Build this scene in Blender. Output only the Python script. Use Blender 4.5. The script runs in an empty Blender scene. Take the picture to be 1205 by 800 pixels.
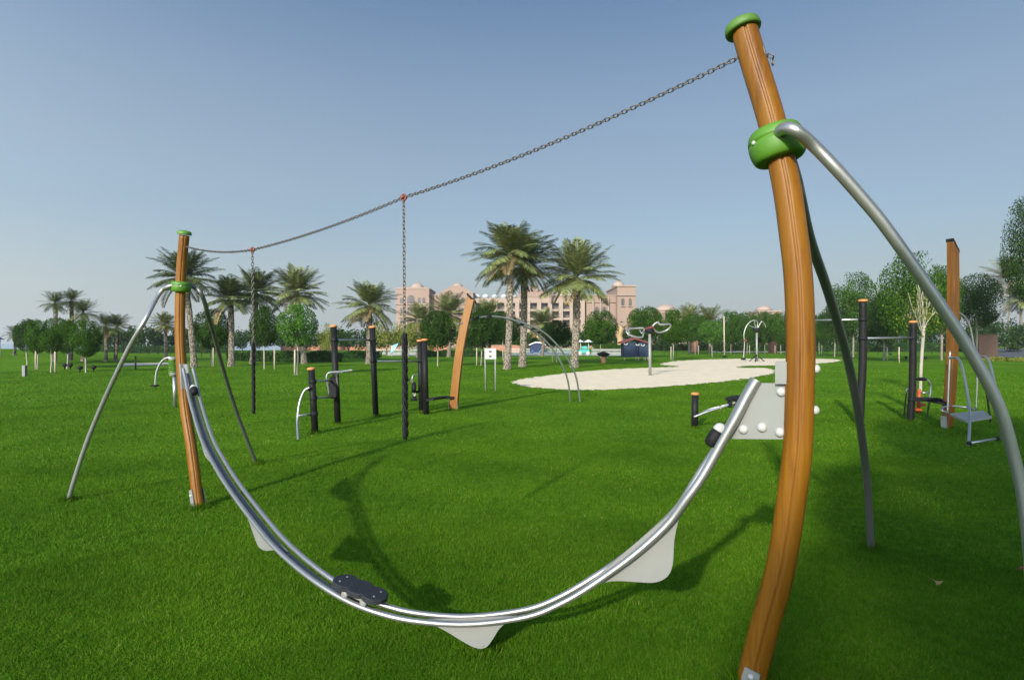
import bpy, math, random
import numpy as np
from mathutils import Vector, Matrix, Quaternion

random.seed(7)
rng = np.random.default_rng(11)
sc = bpy.context.scene
COL = sc.collection
F, CX, HY, CAMH = 700.0, 602.5, 404.0, 1.6      # lens, image centre and horizon of the photograph; eye height
PI = math.pi

# ------------------------------------------------------------------ terrain
def terrain(x, y):
    dx, dy = (x + 44.0) / 25.0, (y - 50.0) / 20.0
    r = math.sqrt(dx * dx + dy * dy)
    if r >= 1: return 0.0
    t = 1 - r
    return 1.0 * t * t * (3 - 2 * t) * 1.15

def at(px, py, Y):
    return Vector(((px - CX) / F * Y, Y, CAMH - (py - HY) / F * Y))

def gnd(px, py):
    lo, hi = 0.5, 400.0
    # first crossing of the sight line with the ground
    Y, prev = 1.0, 1.0
    while Y < 400:
        p = at(px, py, Y)
        if p.z <= terrain(p.x, p.y):
            lo, hi = prev, Y
            break
        prev = Y; Y *= 1.03
    for _ in range(40):
        m = (lo + hi) / 2; p = at(px, py, m)
        if p.z <= terrain(p.x, p.y): hi = m
        else: lo = m
    p = at(px, py, hi); p.z = terrain(p.x, p.y)
    return p

# ------------------------------------------------------------------ object helpers
def tag(o, label=None, cat=None, group=None, kind=None):
    if label: o['label'] = label
    if cat: o['category'] = cat
    if group: o['group'] = group
    if kind: o['kind'] = kind
    return o

def thing(name, label, cat, loc, group=None):
    o = bpy.data.objects.new(name, None)
    o.empty_display_size = 0.2
    COL.objects.link(o)
    o.location = loc
    return tag(o, label, cat, group)

def rootloc(o):
    v = Vector((0, 0, 0))
    while o is not None:
        v += o.location; o = o.parent
    return v

def catmull(pts, k=6):
    pts = [Vector(p) for p in pts]
    out = []
    n = len(pts)
    for i in range(n - 1):
        p0 = pts[max(i - 1, 0)]; p1 = pts[i]; p2 = pts[i + 1]; p3 = pts[min(i + 2, n - 1)]
        for j in range(k):
            t = j / k
            out.append(0.5 * ((2 * p1) + (p2 - p0) * t + (2 * p0 - 5 * p1 + 4 * p2 - p3) * t * t + (3 * p1 - p0 - 3 * p2 + p3) * t ** 3))
    out.append(pts[-1])
    return out

class MB:
    def __init__(self):
        self.v = []; self.f = []; self.s = []
    def add(self, vs, fs, smooth=False):
        b = len(self.v)
        self.v.extend(Vector(p) for p in vs)
        for f in fs:
            self.f.append([b + i for i in f]); self.s.append(smooth)
        return self
    def box(self, c, size, rot=None, bev=0.0):
        c = Vector(c); hx, hy, hz = [s / 2 for s in size]
        R = rot if rot is not None else Matrix.Identity(3)
        if bev <= 0:
            P = [(-hx, -hy, -hz), (hx, -hy, -hz), (hx, hy, -hz), (-hx, hy, -hz), (-hx, -hy, hz), (hx, -hy, hz), (hx, hy, hz), (-hx, hy, hz)]
            return self.add([c + R @ Vector(p) for p in P], [(0, 3, 2, 1), (4, 5, 6, 7), (0, 1, 5, 4), (1, 2, 6, 5), (2, 3, 7, 6), (3, 0, 4, 7)])
        b = min(bev, hx * .9, hy * .9, hz * .9)
        rings = []
        for (z, ins) in ((-hz, b), (-hz + b, 0), (hz - b, 0), (hz, b)):
            x, y = hx - ins, hy - ins
            q = b * .6 if ins == 0 else b * .5
            rings.append([(-x + q, -y, z), (x - q, -y, z), (x, -y + q, z), (x, y - q, z), (x - q, y, z), (-x + q, y, z), (-x, y - q, z), (-x, -y + q, z)])
        vs = [c + R @ Vector(p) for r in rings for p in r]
        fs = [tuple(range(7, -1, -1)), tuple(range(24, 32))]
        for k in range(3):
            for i in range(8):
                j = (i + 1) % 8
                fs.append((k * 8 + i, k * 8 + j, k * 8 + 8 + j, k * 8 + 8 + i))
        return self.add(vs, fs)
    def tube(self, pts, r, n=12, prof=None, caps=True, up=None, smooth=True):
        pts = [Vector(p) for p in pts]
        m = len(pts)
        rr = r if isinstance(r, (list, tuple)) else [r] * m
        T = []
        for i in range(m):
            t = pts[min(i + 1, m - 1)] - pts[max(i - 1, 0)]
            T.append(t.normalized() if t.length > 1e-9 else Vector((0, 0, 1)))
        u = Vector(up) if up is not None else (Vector((1, 0, 0)) if abs(T[0].x) < .9 else Vector((0, 1, 0)))
        N = (u - T[0] * u.dot(T[0])).normalized()
        vs = []
        for i in range(m):
            if i > 0:
                N = T[i - 1].rotation_difference(T[i]) @ N
                N = (N - T[i] * N.dot(T[i])).normalized()
            B = T[i].cross(N)
            for k in range(n):
                a = 2 * PI * k / n
                if prof is None: ca, sa = math.cos(a), math.sin(a)
                else: ca, sa = prof[k]
                vs.append(pts[i] + (N * ca + B * sa) * rr[i])
        fs = []
        for i in range(m - 1):
            for k in range(n):
                k2 = (k + 1) % n
                fs.append((i * n + k, i * n + k2, (i + 1) * n + k2, (i + 1) * n + k))
        self.add(vs, fs, smooth)
        if caps:
            b = len(self.v) - len(vs)
            self.f.append([b + k for k in range(n - 1, -1, -1)]); self.s.append(False)
            self.f.append([b + (m - 1) * n + k for k in range(n)]); self.s.append(False)
        return self
    def lathe(self, profile, o=(0, 0, 0), axis=(0, 0, 1), n=24, smooth=True):
        o = Vector(o); ax = Vector(axis).normalized()
        u = Vector((1, 0, 0)) if abs(ax.x) < .9 else Vector((0, 1, 0))
        N = (u - ax * u.dot(ax)).normalized(); B = ax.cross(N)
        vs = []
        for (r, z) in profile:
            for k in range(n):
                a = 2 * PI * k / n
                vs.append(o + ax * z + (N * math.cos(a) + B * math.sin(a)) * max(r, 1e-4))
        fs = []
        for i in range(len(profile) - 1):
            for k in range(n):
                k2 = (k + 1) % n
                fs.append((i * n + k, i * n + k2, (i + 1) * n + k2, (i + 1) * n + k))
        fs.append(tuple(range(n - 1, -1, -1)))
        fs.append(tuple((len(profile) - 1) * n + k for k in range(n)))
        return self.add(vs, fs, smooth)
    def ball(self, c, r, n=14, squash=(1, 1, 1)):
        c = Vector(c); vs = []; fs = []
        m = n // 2
        for i in range(m + 1):
            ph = -PI / 2 + PI * i / m
            for k in range(n):
                a = 2 * PI * k / n
                vs.append(c + Vector((math.cos(ph) * math.cos(a) * squash[0], math.cos(ph) * math.sin(a) * squash[1], math.sin(ph) * squash[2])) * r)
        for i in range(m):
            for k in range(n):
                k2 = (k + 1) % n
                fs.append((i * n + k, i * n + k2, (i + 1) * n + k2, (i + 1) * n + k))
        return self.add(vs, fs, True)
    def plate(self, poly, off):
        poly = [Vector(p) for p in poly]; off = Vector(off); n = len(poly)
        vs = [p - off / 2 for p in poly] + [p + off / 2 for p in poly]
        fs = [tuple(range(n - 1, -1, -1)), tuple(range(n, 2 * n))]
        for i in range(n):
            j = (i + 1) % n
            fs.append((i, j, n + j, n + i))
        return self.add(vs, fs)
    def build(self, name, mat, parent=None, loc=None, bevel=0.0):
        base = rootloc(parent) if parent is not None else (Vector(loc) if loc is not None else Vector((0, 0, 0)))
        me = bpy.data.meshes.new(name)
        me.from_pydata([tuple(p - base) for p in self.v], [], self.f)
        me.polygons.foreach_set('use_smooth', self.s)
        import bmesh
        bm = bmesh.new(); bm.from_mesh(me); bmesh.ops.recalc_face_normals(bm, faces=bm.faces); bm.to_mesh(me); bm.free()
        me.materials.append(mat)
        o = bpy.data.objects.new(name, me); COL.objects.link(o)
        if parent is not None: o.parent = parent
        else: o.location = base
        if bevel > 0:
            md = o.modifiers.new('bevel', 'BEVEL'); md.width = bevel; md.segments = 2; md.limit_method = 'ANGLE'
        return o

def np_mesh(name, V, k, mats, idx=None):
    """V: (n*k, 3) corners of n separate k-gons"""
    V = np.asarray(V, dtype=np.float32).reshape(-1, 3)
    n = len(V) // k
    me = bpy.data.meshes.new(name)
    me.vertices.add(n * k); me.vertices.foreach_set('co', V.ravel())
    me.loops.add(n * k); me.loops.foreach_set('vertex_index', np.arange(n * k, dtype=np.int32))
    me.polygons.add(n); me.polygons.foreach_set('loop_start', np.arange(0, n * k, k, dtype=np.int32))
    me.polygons.foreach_set('loop_total', np.full(n, k, dtype=np.int32))
    for m in mats: me.materials.append(m)
    if idx is not None: me.polygons.foreach_set('material_index', np.asarray(idx, dtype=np.int32))
    me.update(calc_edges=True)
    return me

def link(name, me, parent=None, loc=None):
    o = bpy.data.objects.new(name, me); COL.objects.link(o)
    if parent is not None: o.parent = parent
    if loc is not None: o.location = loc
    return o

# ------------------------------------------------------------------ materials
def newmat(name):
    m = bpy.data.materials.new(name); m.use_nodes = True
    nt = m.node_tree
    return m, nt, nt.nodes['Principled BSDF']

def plain(name, col, rough=.5, metal=0.0, var=.12, scale=6.0, bump=0.0, bscale=40.0, coat=0.0, stretch=(1, 1, 1), rvar=0.1):
    m, nt, b = newmat(name)
    tc = nt.nodes.new('ShaderNodeTexCoord'); mp = nt.nodes.new('ShaderNodeMapping')
    mp.inputs['Scale'].default_value = stretch
    nt.links.new(tc.outputs['Object'], mp.inputs['Vector'])
    no = nt.nodes.new('ShaderNodeTexNoise'); no.inputs['Scale'].default_value = scale; no.inputs['Detail'].default_value = 6
    nt.links.new(mp.outputs['Vector'], no.inputs['Vector'])
    cr = nt.nodes.new('ShaderNodeValToRGB')
    cr.color_ramp.elements[0].position = .3; cr.color_ramp.elements[1].position = .7
    cr.color_ramp.elements[0].color = tuple(c * (1 - var) for c in col) + (1,)
    cr.color_ramp.elements[1].color = tuple(min(1, c * (1 + var)) for c in col) + (1,)
    nt.links.new(no.outputs['Fac'], cr.inputs['Fac'])
    nt.links.new(cr.outputs['Color'], b.inputs['Base Color'])
    mr = nt.nodes.new('ShaderNodeMapRange')
    mr.inputs['To Min'].default_value = max(.02, rough - rvar); mr.inputs['To Max'].default_value = min(1, rough + rvar)
    nt.links.new(no.outputs['Fac'], mr.inputs['Value']); nt.links.new(mr.outputs['Result'], b.inputs['Roughness'])
    b.inputs['Metallic'].default_value = metal
    b.inputs['Coat Weight'].default_value = coat; b.inputs['Coat Roughness'].default_value = .15
    if bump > 0:
        n2 = nt.nodes.new('ShaderNodeTexNoise'); n2.inputs['Scale'].default_value = bscale; n2.inputs['Detail'].default_value = 5
        nt.links.new(mp.outputs['Vector'], n2.inputs['Vector'])
        bp = nt.nodes.new('ShaderNodeBump'); bp.inputs['Strength'].default_value = bump; bp.inputs['Distance'].default_value = .02
        nt.links.new(n2.outputs['Fac'], bp.inputs['Height']); nt.links.new(bp.outputs['Normal'], b.inputs['Normal'])
    return m

def wood_mat(name, c0, c1, c2):
    m, nt, b = newmat(name)
    tc = nt.nodes.new('ShaderNodeTexCoord'); mp = nt.nodes.new('ShaderNodeMapping')
    mp.inputs['Scale'].default_value = (1, 1, .05)
    nt.links.new(tc.outputs['Object'], mp.inputs['Vector'])
    no = nt.nodes.new('ShaderNodeTexNoise'); no.inputs['Scale'].default_value = 55; no.inputs['Detail'].default_value = 8; no.inputs['Distortion'].default_value = .6
    nt.links.new(mp.outputs['Vector'], no.inputs['Vector'])
    lo = nt.nodes.new('ShaderNodeTexNoise'); lo.inputs['Scale'].default_value = 3.2; lo.inputs['Detail'].default_value = 3
    mp2 = nt.nodes.new('ShaderNodeMapping'); mp2.inputs['Scale'].default_value = (2, 2, .5)
    nt.links.new(tc.outputs['Object'], mp2.inputs['Vector']); nt.links.new(mp2.outputs['Vector'], lo.inputs['Vector'])
    mx = nt.nodes.new('ShaderNodeMath'); mx.operation = 'MULTIPLY_ADD'; mx.inputs[1].default_value = .55
    nt.links.new(no.outputs['Fac'], mx.inputs[0])
    m2 = nt.nodes.new('ShaderNodeMath'); m2.operation = 'MULTIPLY'; m2.inputs[1].default_value = .45
    nt.links.new(lo.outputs['Fac'], m2.inputs[0]); nt.links.new(m2.outputs[0], mx.inputs[2])
    cr = nt.nodes.new('ShaderNodeValToRGB')
    e = cr.color_ramp.elements
    e[0].position = .33; e[0].color = c0 + (1,); e[1].position = .67; e[1].color = c2 + (1,)
    k = e.new(.5); k.color = c1 + (1,)
    nt.links.new(mx.outputs[0], cr.inputs['Fac']); nt.links.new(cr.outputs['Color'], b.inputs['Base Color'])
    b.inputs['Roughness'].default_value = .48
    b.inputs['Specular IOR Level'].default_value = .28; b.inputs['Coat Weight'].default_value = .05; b.inputs['Coat Roughness'].default_value = .3
    bp = nt.nodes.new('ShaderNodeBump'); bp.inputs['Strength'].default_value = .12; bp.inputs['Distance'].default_value = .006
    nt.links.new(no.outputs['Fac'], bp.inputs['Height']); nt.links.new(bp.outputs['Normal'], b.inputs['Normal'])
    return m

def leaf_mat(name, c0, c1, c2, trans=.25, rough=.5, patch=None, straw=False):
    m, nt, b = newmat(name)
    g = nt.nodes.new('ShaderNodeNewGeometry')
    cr = nt.nodes.new('ShaderNodeValToRGB'); e = cr.color_ramp.elements
    e[0].position = 0; e[0].color = c0 + (1,); e[1].position = 1 if not straw else .93; e[1].color = c2 + (1,)
    k = e.new(.55); k.color = c1 + (1,)
    if straw:
        k = e.new(.985); k.color = (.16, .20, .035, 1); k = e.new(1.0); k.color = (.30, .26, .10, 1)
    nt.links.new(g.outputs['Random Per Island'], cr.inputs['Fac'])
    col = cr.outputs['Color']
    if patch:
        tc = nt.nodes.new('ShaderNodeTexCoord')
        no = nt.nodes.new('ShaderNodeTexNoise'); no.inputs['Scale'].default_value = patch[0]; no.inputs['Detail'].default_value = 5
        nt.links.new(tc.outputs['Object'], no.inputs['Vector'])
        r2 = nt.nodes.new('ShaderNodeValToRGB'); r2.color_ramp.elements[0].position = .35; r2.color_ramp.elements[1].position = .68
        r2.color_ramp.elements[0].color = patch[1] + (1,); r2.color_ramp.elements[1].color = patch[2] + (1,)
        nt.links.new(no.outputs['Fac'], r2.inputs['Fac'])
        mi = nt.nodes.new('ShaderNodeMix'); mi.data_type = 'RGBA'; mi.blend_type = 'MULTIPLY'; mi.inputs['Factor'].default_value = 1
        nt.links.new(col, mi.inputs['A']); nt.links.new(r2.outputs['Color'], mi.inputs['B'])
        col = mi.outputs['Result']
    nt.links.new(col, b.inputs['Base Color'])
    b.inputs['Roughness'].default_value = rough
    b.inputs['Specular IOR Level'].default_value = .06
    tr = nt.nodes.new('ShaderNodeBsdfTranslucent'); nt.links.new(col, tr.inputs['Color'])
    ms = nt.nodes.new('ShaderNodeMixShader'); ms.inputs[0].default_value = trans
    nt.links.new(b.outputs[0], ms.inputs[1]); nt.links.new(tr.outputs[0], ms.inputs[2])
    nt.links.new(ms.outputs[0], nt.nodes['Material Output'].inputs['Surface'])
    return m

def steel_mat(name, col, rough=.3):
    m, nt, b = newmat(name)
    tc = nt.nodes.new('ShaderNodeTexCoord')
    no = nt.nodes.new('ShaderNodeTexNoise'); no.inputs['Scale'].default_value = 7; no.inputs['Detail'].default_value = 3
    nt.links.new(tc.outputs['Object'], no.inputs['Vector'])
    mr = nt.nodes.new('ShaderNodeMapRange'); mr.inputs['To Min'].default_value = rough - .03; mr.inputs['To Max'].default_value = rough + .05
    nt.links.new(no.outputs['Fac'], mr.inputs['Value']); nt.links.new(mr.outputs['Result'], b.inputs['Roughness'])
    cr = nt.nodes.new('ShaderNodeValToRGB'); cr.color_ramp.elements[0].position = .25; cr.color_ramp.elements[1].position = .75
    cr.color_ramp.elements[0].color = tuple(c * .93 for c in col) + (1,); cr.color_ramp.elements[1].color = tuple(col) + (1,)
    nt.links.new(no.outputs['Fac'], cr.inputs['Fac']); nt.links.new(cr.outputs['Color'], b.inputs['Base Color'])
    b.inputs['Metallic'].default_value = .78
    return m

def scar_mat(name):
    m, nt, b = newmat(name)
    tc = nt.nodes.new('ShaderNodeTexCoord'); mp = nt.nodes.new('ShaderNodeMapping'); mp.inputs['Scale'].default_value = (1, 1, .75)
    nt.links.new(tc.outputs['Object'], mp.inputs['Vector'])
    vo = nt.nodes.new('ShaderNodeTexVoronoi'); vo.inputs['Scale'].default_value = 9
    nt.links.new(mp.outputs['Vector'], vo.inputs['Vector'])
    cr = nt.nodes.new('ShaderNodeValToRGB'); e = cr.color_ramp.elements
    e[0].position = .15; e[0].color = (.31, .265, .205, 1); e[1].position = .7; e[1].color = (.085, .065, .045, 1)
    nt.links.new(vo.outputs['Distance'], cr.inputs['Fac']); nt.links.new(cr.outputs['Color'], b.inputs['Base Color'])
    b.inputs['Roughness'].default_value = .95
    bp = nt.nodes.new('ShaderNodeBump'); bp.inputs['Strength'].default_value = 1; bp.inputs['Distance'].default_value = -.05
    nt.links.new(vo.outputs['Distance'], bp.inputs['Height']); nt.links.new(bp.outputs['Normal'], b.inputs['Normal'])
    return m

def brick_mat(name, c1, c2, mortar, sx=1.0):
    m, nt, b = newmat(name)
    tc = nt.nodes.new('ShaderNodeTexCoord'); mp = nt.nodes.new('ShaderNodeMapping')
    mp.inputs['Rotation'].default_value = (PI / 2, 0, 0)
    nt.links.new(tc.outputs['Object'], mp.inputs['Vector'])
    br = nt.nodes.new('ShaderNodeTexBrick'); br.inputs['Scale'].default_value = 4 * sx
    br.inputs['Color1'].default_value = c1 + (1,); br.inputs['Color2'].default_value = c2 + (1,); br.inputs['Mortar'].default_value = mortar + (1,)
    nt.links.new(mp.outputs['Vector'], br.inputs['Vector']); nt.links.new(br.outputs['Color'], b.inputs['Base Color'])
    b.inputs['Roughness'].default_value = .85
    return m

M = {}
M['wood'] = wood_mat('varnished_wood', (.125, .043, .002), (.19, .073, .003), (.235, .097, .0045))
M['wood_blade'] = wood_mat('varnished_plank', (.150, .052, .004), (.205, .078, .006), (.26, .106, .010))
M['wood_dark'] = wood_mat('dark_plank', (.075, .027, .003), (.125, .047, .005), (.17, .069, .009))
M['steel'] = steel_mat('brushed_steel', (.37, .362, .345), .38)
M['steel_dark'] = steel_mat('dark_steel', (.19, .185, .175), .5)  # darker steel copy; on the back braces it paints their lack of light
M['zinc'] = plain('galvanised_plate', (.215, .215, .20), .55, .15, .05, 5, .02, 60)
M['green'] = plain('green_plastic', (.066, .180, .009), .55, 0, .12, 4, .06, 30)
M['green_cap'] = plain('green_cap_plastic', (.075, .17, .018), .6, 0, .12, 5)
M['rubber'] = plain('black_rubber', (.012, .012, .013), .55, 0, .25, 12, .2, 60)
M['black'] = plain('black_powder_coat', (.013, .0125, .012), .5, 0, .2, 9, .05, 80)
M['orange'] = plain('orange_plastic', (.50, .19, .05), .5, 0, .1, 8)
M['red'] = plain('red_orange_paint', (.42, .07, .02), .45, 0, .15, 8)
M['white'] = plain('white_plastic', (.40, .395, .37), .5, 0, .06, 9)
M['board'] = plain('charcoal_deck', (.026, .029, .034), .6, 0, .2, 20, .5, 160)
for k_ in ('rubber', 'black', 'board'):
    M[k_].node_tree.nodes['Principled BSDF'].inputs['Specular IOR Level'].default_value = .12
M['chain'] = steel_mat('chain_steel', (.15, .135, .12), .5)
M['copper'] = plain('red_shackle_paint', (.22, .065, .04), .5, .2, .2, 30)
M['sand'] = plain('sand_grains', (.66, .535, .365), .95, 0, .10, 1.6, .6, 18)
M['path'] = plain('path_gravel', (.36, .33, .28), .95, 0, .12, 2.0, .3, 20)
M['sea'] = plain('haze_tinted_sea', (.30, .36, .38), .55, 0, .06, .02)
M['asphalt'] = plain('asphalt', (.05, .052, .056), .9, 0, .15, 3, .2, 40)
M['bark'] = plain('tree_bark', (.20, .165, .125), .9, 0, .3, 9, .8, 30, stretch=(1, 1, .3))
M['pale_bark'] = plain('pale_bark', (.30, .265, .21), .9, 0, .2, 9, .5, 30, stretch=(1, 1, .3))
M['palm_bark'] = scar_mat('palm_trunk_bark')
M['salmon'] = plain('salmon_plaster', (.255, .172, .132), .9, 0, .06, .15, .1, 3)
M['salmon_pale'] = plain('pale_salmon_plaster', (.305, .222, .175), .9, 0, .06, .2)
M['dome'] = plain('dome_stone', (.31, .225, .18), .8, 0, .08, .4)
M['white_dome'] = plain('pale_dome', (.45, .45, .46), .7, 0, .08, .4)
M['glass'] = plain('shaded_window_glass', (.075, .06, .055), .3, 0, .3, .3)
M['roofgrey'] = plain('grey_roof', (.20, .20, .21), .8, 0, .15, .3)
M['blue'] = plain('dark_blue_panel', (.004, .016, .040), .7, 0, .2, 3)
M['maroon'] = plain('maroon_roof', (.13, .022, .02), .5, 0, .2, 5)
M['lightblue'] = plain('light_blue_plastic', (.25, .48, .68), .5, 0, .1, 4)
M['teal'] = plain('teal_paint', (.08, .36, .31), .45, 0, .1, 4)
M['navy'] = plain('navy_canvas', (.02, .03, .08), .8, 0, .1, 4)
M['canvas'] = plain('white_canvas', (.74, .72, .68), .85, 0, .05, 3)
M['rock'] = plain('ochre_rock', (.42, .27, .14), .95, 0, .2, 1.2, .6, 3)
M['brick'] = brick_mat('brown_brick', (.16, .07, .045), (.21, .095, .06), (.18, .14, .11))
M['terracotta'] = plain('terracotta_wall', (.34, .15, .085), .9, 0, .15, 1.2)
M['stake'] = plain('pale_stake_wood', (.36, .30, .21), .85, 0, .15, 6)
M['leaf'] = leaf_mat('clipped_tree_leaf', (.021, .056, .004), (.035, .086, .006), (.064, .135, .011), .25, .65)
M['leaf_dark'] = leaf_mat('dark_tree_leaf', (.013, .036, .005), (.023, .056, .007), (.044, .088, .012), .22, .65)
M['leaf_bright'] = leaf_mat('bright_tree_leaf', (.035, .095, .012), (.062, .15, .018), (.11, .22, .035), .25)
M['leaf_yellow'] = leaf_mat('yellow_green_leaf', (.10, .13, .02), (.17, .19, .03), (.24, .24, .05), .25)
M['frond'] = leaf_mat('palm_leaflet', (.080, .105, .026), (.165, .19, .058), (.29, .30, .13), .18)
M['frond_dark'] = leaf_mat('dark_palm_leaflet', (.042, .064, .018), (.092, .122, .036), (.18, .20, .075), .15)  # darker leaflet copy; also paints the shade on the middle tall palm
M['dry'] = leaf_mat('dry_palm_leaflet', (.13, .09, .035), (.24, .175, .075), (.33, .26, .13), .2)
M['hedge'] = leaf_mat('hedge_leaf', (.016, .045, .010), (.03, .075, .014), (.055, .115, .022), .2)
M['grass'] = leaf_mat('grass_blade', (.036, .100, .0035), (.061, .158, .006), (.102, .225, .013), .34, .6, (.75, (.62, .68, .6), (1.42, 1.22, 1.1)), True)

def lawn_mat():
    m, nt, b = newmat('lawn_ground')
    tc = nt.nodes.new('ShaderNodeTexCoord')
    def noise(s, d=6):
        n = nt.nodes.new('ShaderNodeTexNoise'); n.inputs['Scale'].default_value = s; n.inputs['Detail'].default_value = d
        nt.links.new(tc.outputs['Object'], n.inputs['Vector']); return n
    a = noise(.28); c = noise(9, 8); d = noise(70, 4)
    mul = nt.nodes.new('ShaderNodeMath'); mul.operation = 'MULTIPLY_ADD'; mul.inputs[1].default_value = .5
    m2 = nt.nodes.new('ShaderNodeMath'); m2.operation = 'MULTIPLY'; m2.inputs[1].default_value = .5
    nt.links.new(c.outputs['Fac'], m2.inputs[0]); nt.links.new(a.outputs['Fac'], mul.inputs[0]); nt.links.new(m2.outputs[0], mul.inputs[2])
    cr = nt.nodes.new('ShaderNodeValToRGB'); e = cr.color_ramp.elements
    e[0].position = .36; e[0].color = (.048, .118, .004, 1); e[1].position = .66; e[1].color = (.112, .228, .009, 1)
    nt.links.new(mul.outputs[0], cr.inputs['Fac']); nt.links.new(cr.outputs['Color'], b.inputs['Base Color'])
    b.inputs['Roughness'].default_value = .95; b.inputs['Specular IOR Level'].default_value = .04
    bp = nt.nodes.new('ShaderNodeBump'); bp.inputs['Strength'].default_value = .9; bp.inputs['Distance'].default_value = .04
    nt.links.new(d.outputs['Fac'], bp.inputs['Height']); nt.links.new(bp.outputs['Normal'], b.inputs['Normal'])
    return m
M['grass'].node_tree.nodes['Principled BSDF'].inputs['Specular IOR Level'].default_value = .05
M['lawn'] = lawn_mat()

# ------------------------------------------------------------------ camera, light, sky
cd = bpy.data.cameras.new('camera'); cam = bpy.data.objects.new('camera', cd); COL.objects.link(cam)
cam.location = (0, 0, CAMH); cam.rotation_euler = (PI / 2, 0, 0)
cd.sensor_width = 36; cd.lens = 36 * F / 1205; cd.shift_y = 4 / 1205; cd.clip_start = .05; cd.clip_end = 6000
sc.camera = cam
SUN_EL = math.radians(23.0); SUN_AZ = math.radians(24.0)       # light travels forward and to the right
tr = Vector((math.sin(SUN_AZ) * math.cos(SUN_EL), math.cos(SUN_AZ) * math.cos(SUN_EL), -math.sin(SUN_EL)))
sl = bpy.data.lights.new('sun', 'SUN'); sl.energy = 4.1; sl.angle = math.radians(1.6); sl.color = (1, .93, .81)
so = bpy.data.objects.new('sun', sl); COL.objects.link(so); so.rotation_euler = tr.to_track_quat('-Z', 'Y').to_euler(); so.location = (-20, -40, 30)
w = bpy.data.worlds.new('World'); sc.world = w; w.use_nodes = True
wn = w.node_tree; bg = wn.nodes['Background']
sk = wn.nodes.new('ShaderNodeTexSky'); sk.sky_type = 'NISHITA'; sk.sun_disc = False
sk.sun_elevation = SUN_EL; sk.sun_rotation = math.atan2(-tr.x, -tr.y)
sk.air_density = 1.0; sk.dust_density = 1.2; sk.ozone_density = .55; sk.altitude = 0
tcw = wn.nodes.new('ShaderNodeTexCoord'); sx_ = wn.nodes.new('ShaderNodeSeparateXYZ'); wn.links.new(tcw.outputs['Generated'], sx_.inputs[0])
hz = wn.nodes.new('ShaderNodeValToRGB'); hz.color_ramp.interpolation = 'EASE'          # dusty desert haze low in the sky
he = hz.color_ramp.elements; he[0].position = 0; he[0].color = (.95, .95, .95, 1); he[1].position = .62; he[1].color = (.02, .02, .02, 1)
hm = he.new(.22); hm.color = (.46, .46, .46, 1)
wn.links.new(sx_.outputs['Z'], hz.inputs['Fac'])
hx = wn.nodes.new('ShaderNodeMix'); hx.data_type = 'RGBA'; wn.links.new(hz.outputs['Color'], hx.inputs['Factor'])
tn = wn.nodes.new('ShaderNodeMix'); tn.data_type = 'RGBA'; tn.blend_type = 'MULTIPLY'; tn.inputs['Factor'].default_value = 1
wn.links.new(sk.outputs[0], tn.inputs['A']); tn.inputs['B'].default_value = (.40, .52, .61, 1)
wn.links.new(tn.outputs['Result'], hx.inputs['A']); hx.inputs['B'].default_value = (2.50, 2.72, 2.80, 1)
# haze glow towards the low sun behind the viewer, added to fill the shadows
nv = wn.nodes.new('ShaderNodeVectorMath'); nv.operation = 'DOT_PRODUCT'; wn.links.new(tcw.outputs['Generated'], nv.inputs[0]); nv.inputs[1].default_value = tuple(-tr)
def mth(op, a, b_):
    n = wn.nodes.new('ShaderNodeMath'); n.operation = op
    for i_, v_ in enumerate((a, b_)):
        if isinstance(v_, (int, float)): n.inputs[i_].default_value = v_
        else: wn.links.new(v_, n.inputs[i_])
    return n.outputs[0]
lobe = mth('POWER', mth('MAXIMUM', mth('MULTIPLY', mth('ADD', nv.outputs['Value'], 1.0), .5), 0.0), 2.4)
sn = wn.nodes.new('ShaderNodeTexNoise'); sn.inputs['Scale'].default_value = 2.2; sn.inputs['Detail'].default_value = 4
smp = wn.nodes.new('ShaderNodeMapping'); smp.inputs['Scale'].default_value = (1, 1, 5); wn.links.new(tcw.outputs['Generated'], smp.inputs['Vector']); wn.links.new(smp.outputs['Vector'], sn.inputs['Vector'])
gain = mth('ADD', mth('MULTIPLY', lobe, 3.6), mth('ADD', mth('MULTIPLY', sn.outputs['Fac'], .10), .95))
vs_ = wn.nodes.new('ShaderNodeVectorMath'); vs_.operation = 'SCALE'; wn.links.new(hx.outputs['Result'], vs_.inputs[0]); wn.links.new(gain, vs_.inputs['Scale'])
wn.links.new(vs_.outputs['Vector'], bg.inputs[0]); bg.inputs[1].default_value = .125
sc.view_settings.view_transform = 'Standard'; sc.view_settings.look = 'None'; sc.view_settings.exposure = 0.56; sc.view_settings.gamma = 1
sc.view_settings.use_curve_mapping = False
sc.render.engine = 'CYCLES'
sc.cycles.max_bounces = 6; sc.cycles.transparent_max_bounces = 6
sc.cycles.use_denoising = True
PL, PR = gnd(234, 597), gnd(884, 803)
# ------------------------------------------------------------------ ground
def axis(lo, hi, step, far):
    core = list(np.arange(lo, hi + 1e-6, step))
    out = [lo - d for d in far[::-1]] + core + [hi + d for d in far]
    return out
xs = axis(-90, 90, 2.0, [20, 60, 160, 500, 1500, 3500]); ys = axis(-30, 120, 2.0, [20, 60, 160, 500, 1500, 3500])
gb = MB(); nx, ny = len(xs), len(ys)
gb.add([(x, y, terrain(x, y)) for y in ys for x in xs],
       [(j * nx + i, j * nx + i + 1, (j + 1) * nx + i + 1, (j + 1) * nx + i) for j in range(ny - 1) for i in range(nx - 1)], True)
tag(gb.build('lawn', M['lawn']), kind='structure')

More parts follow.
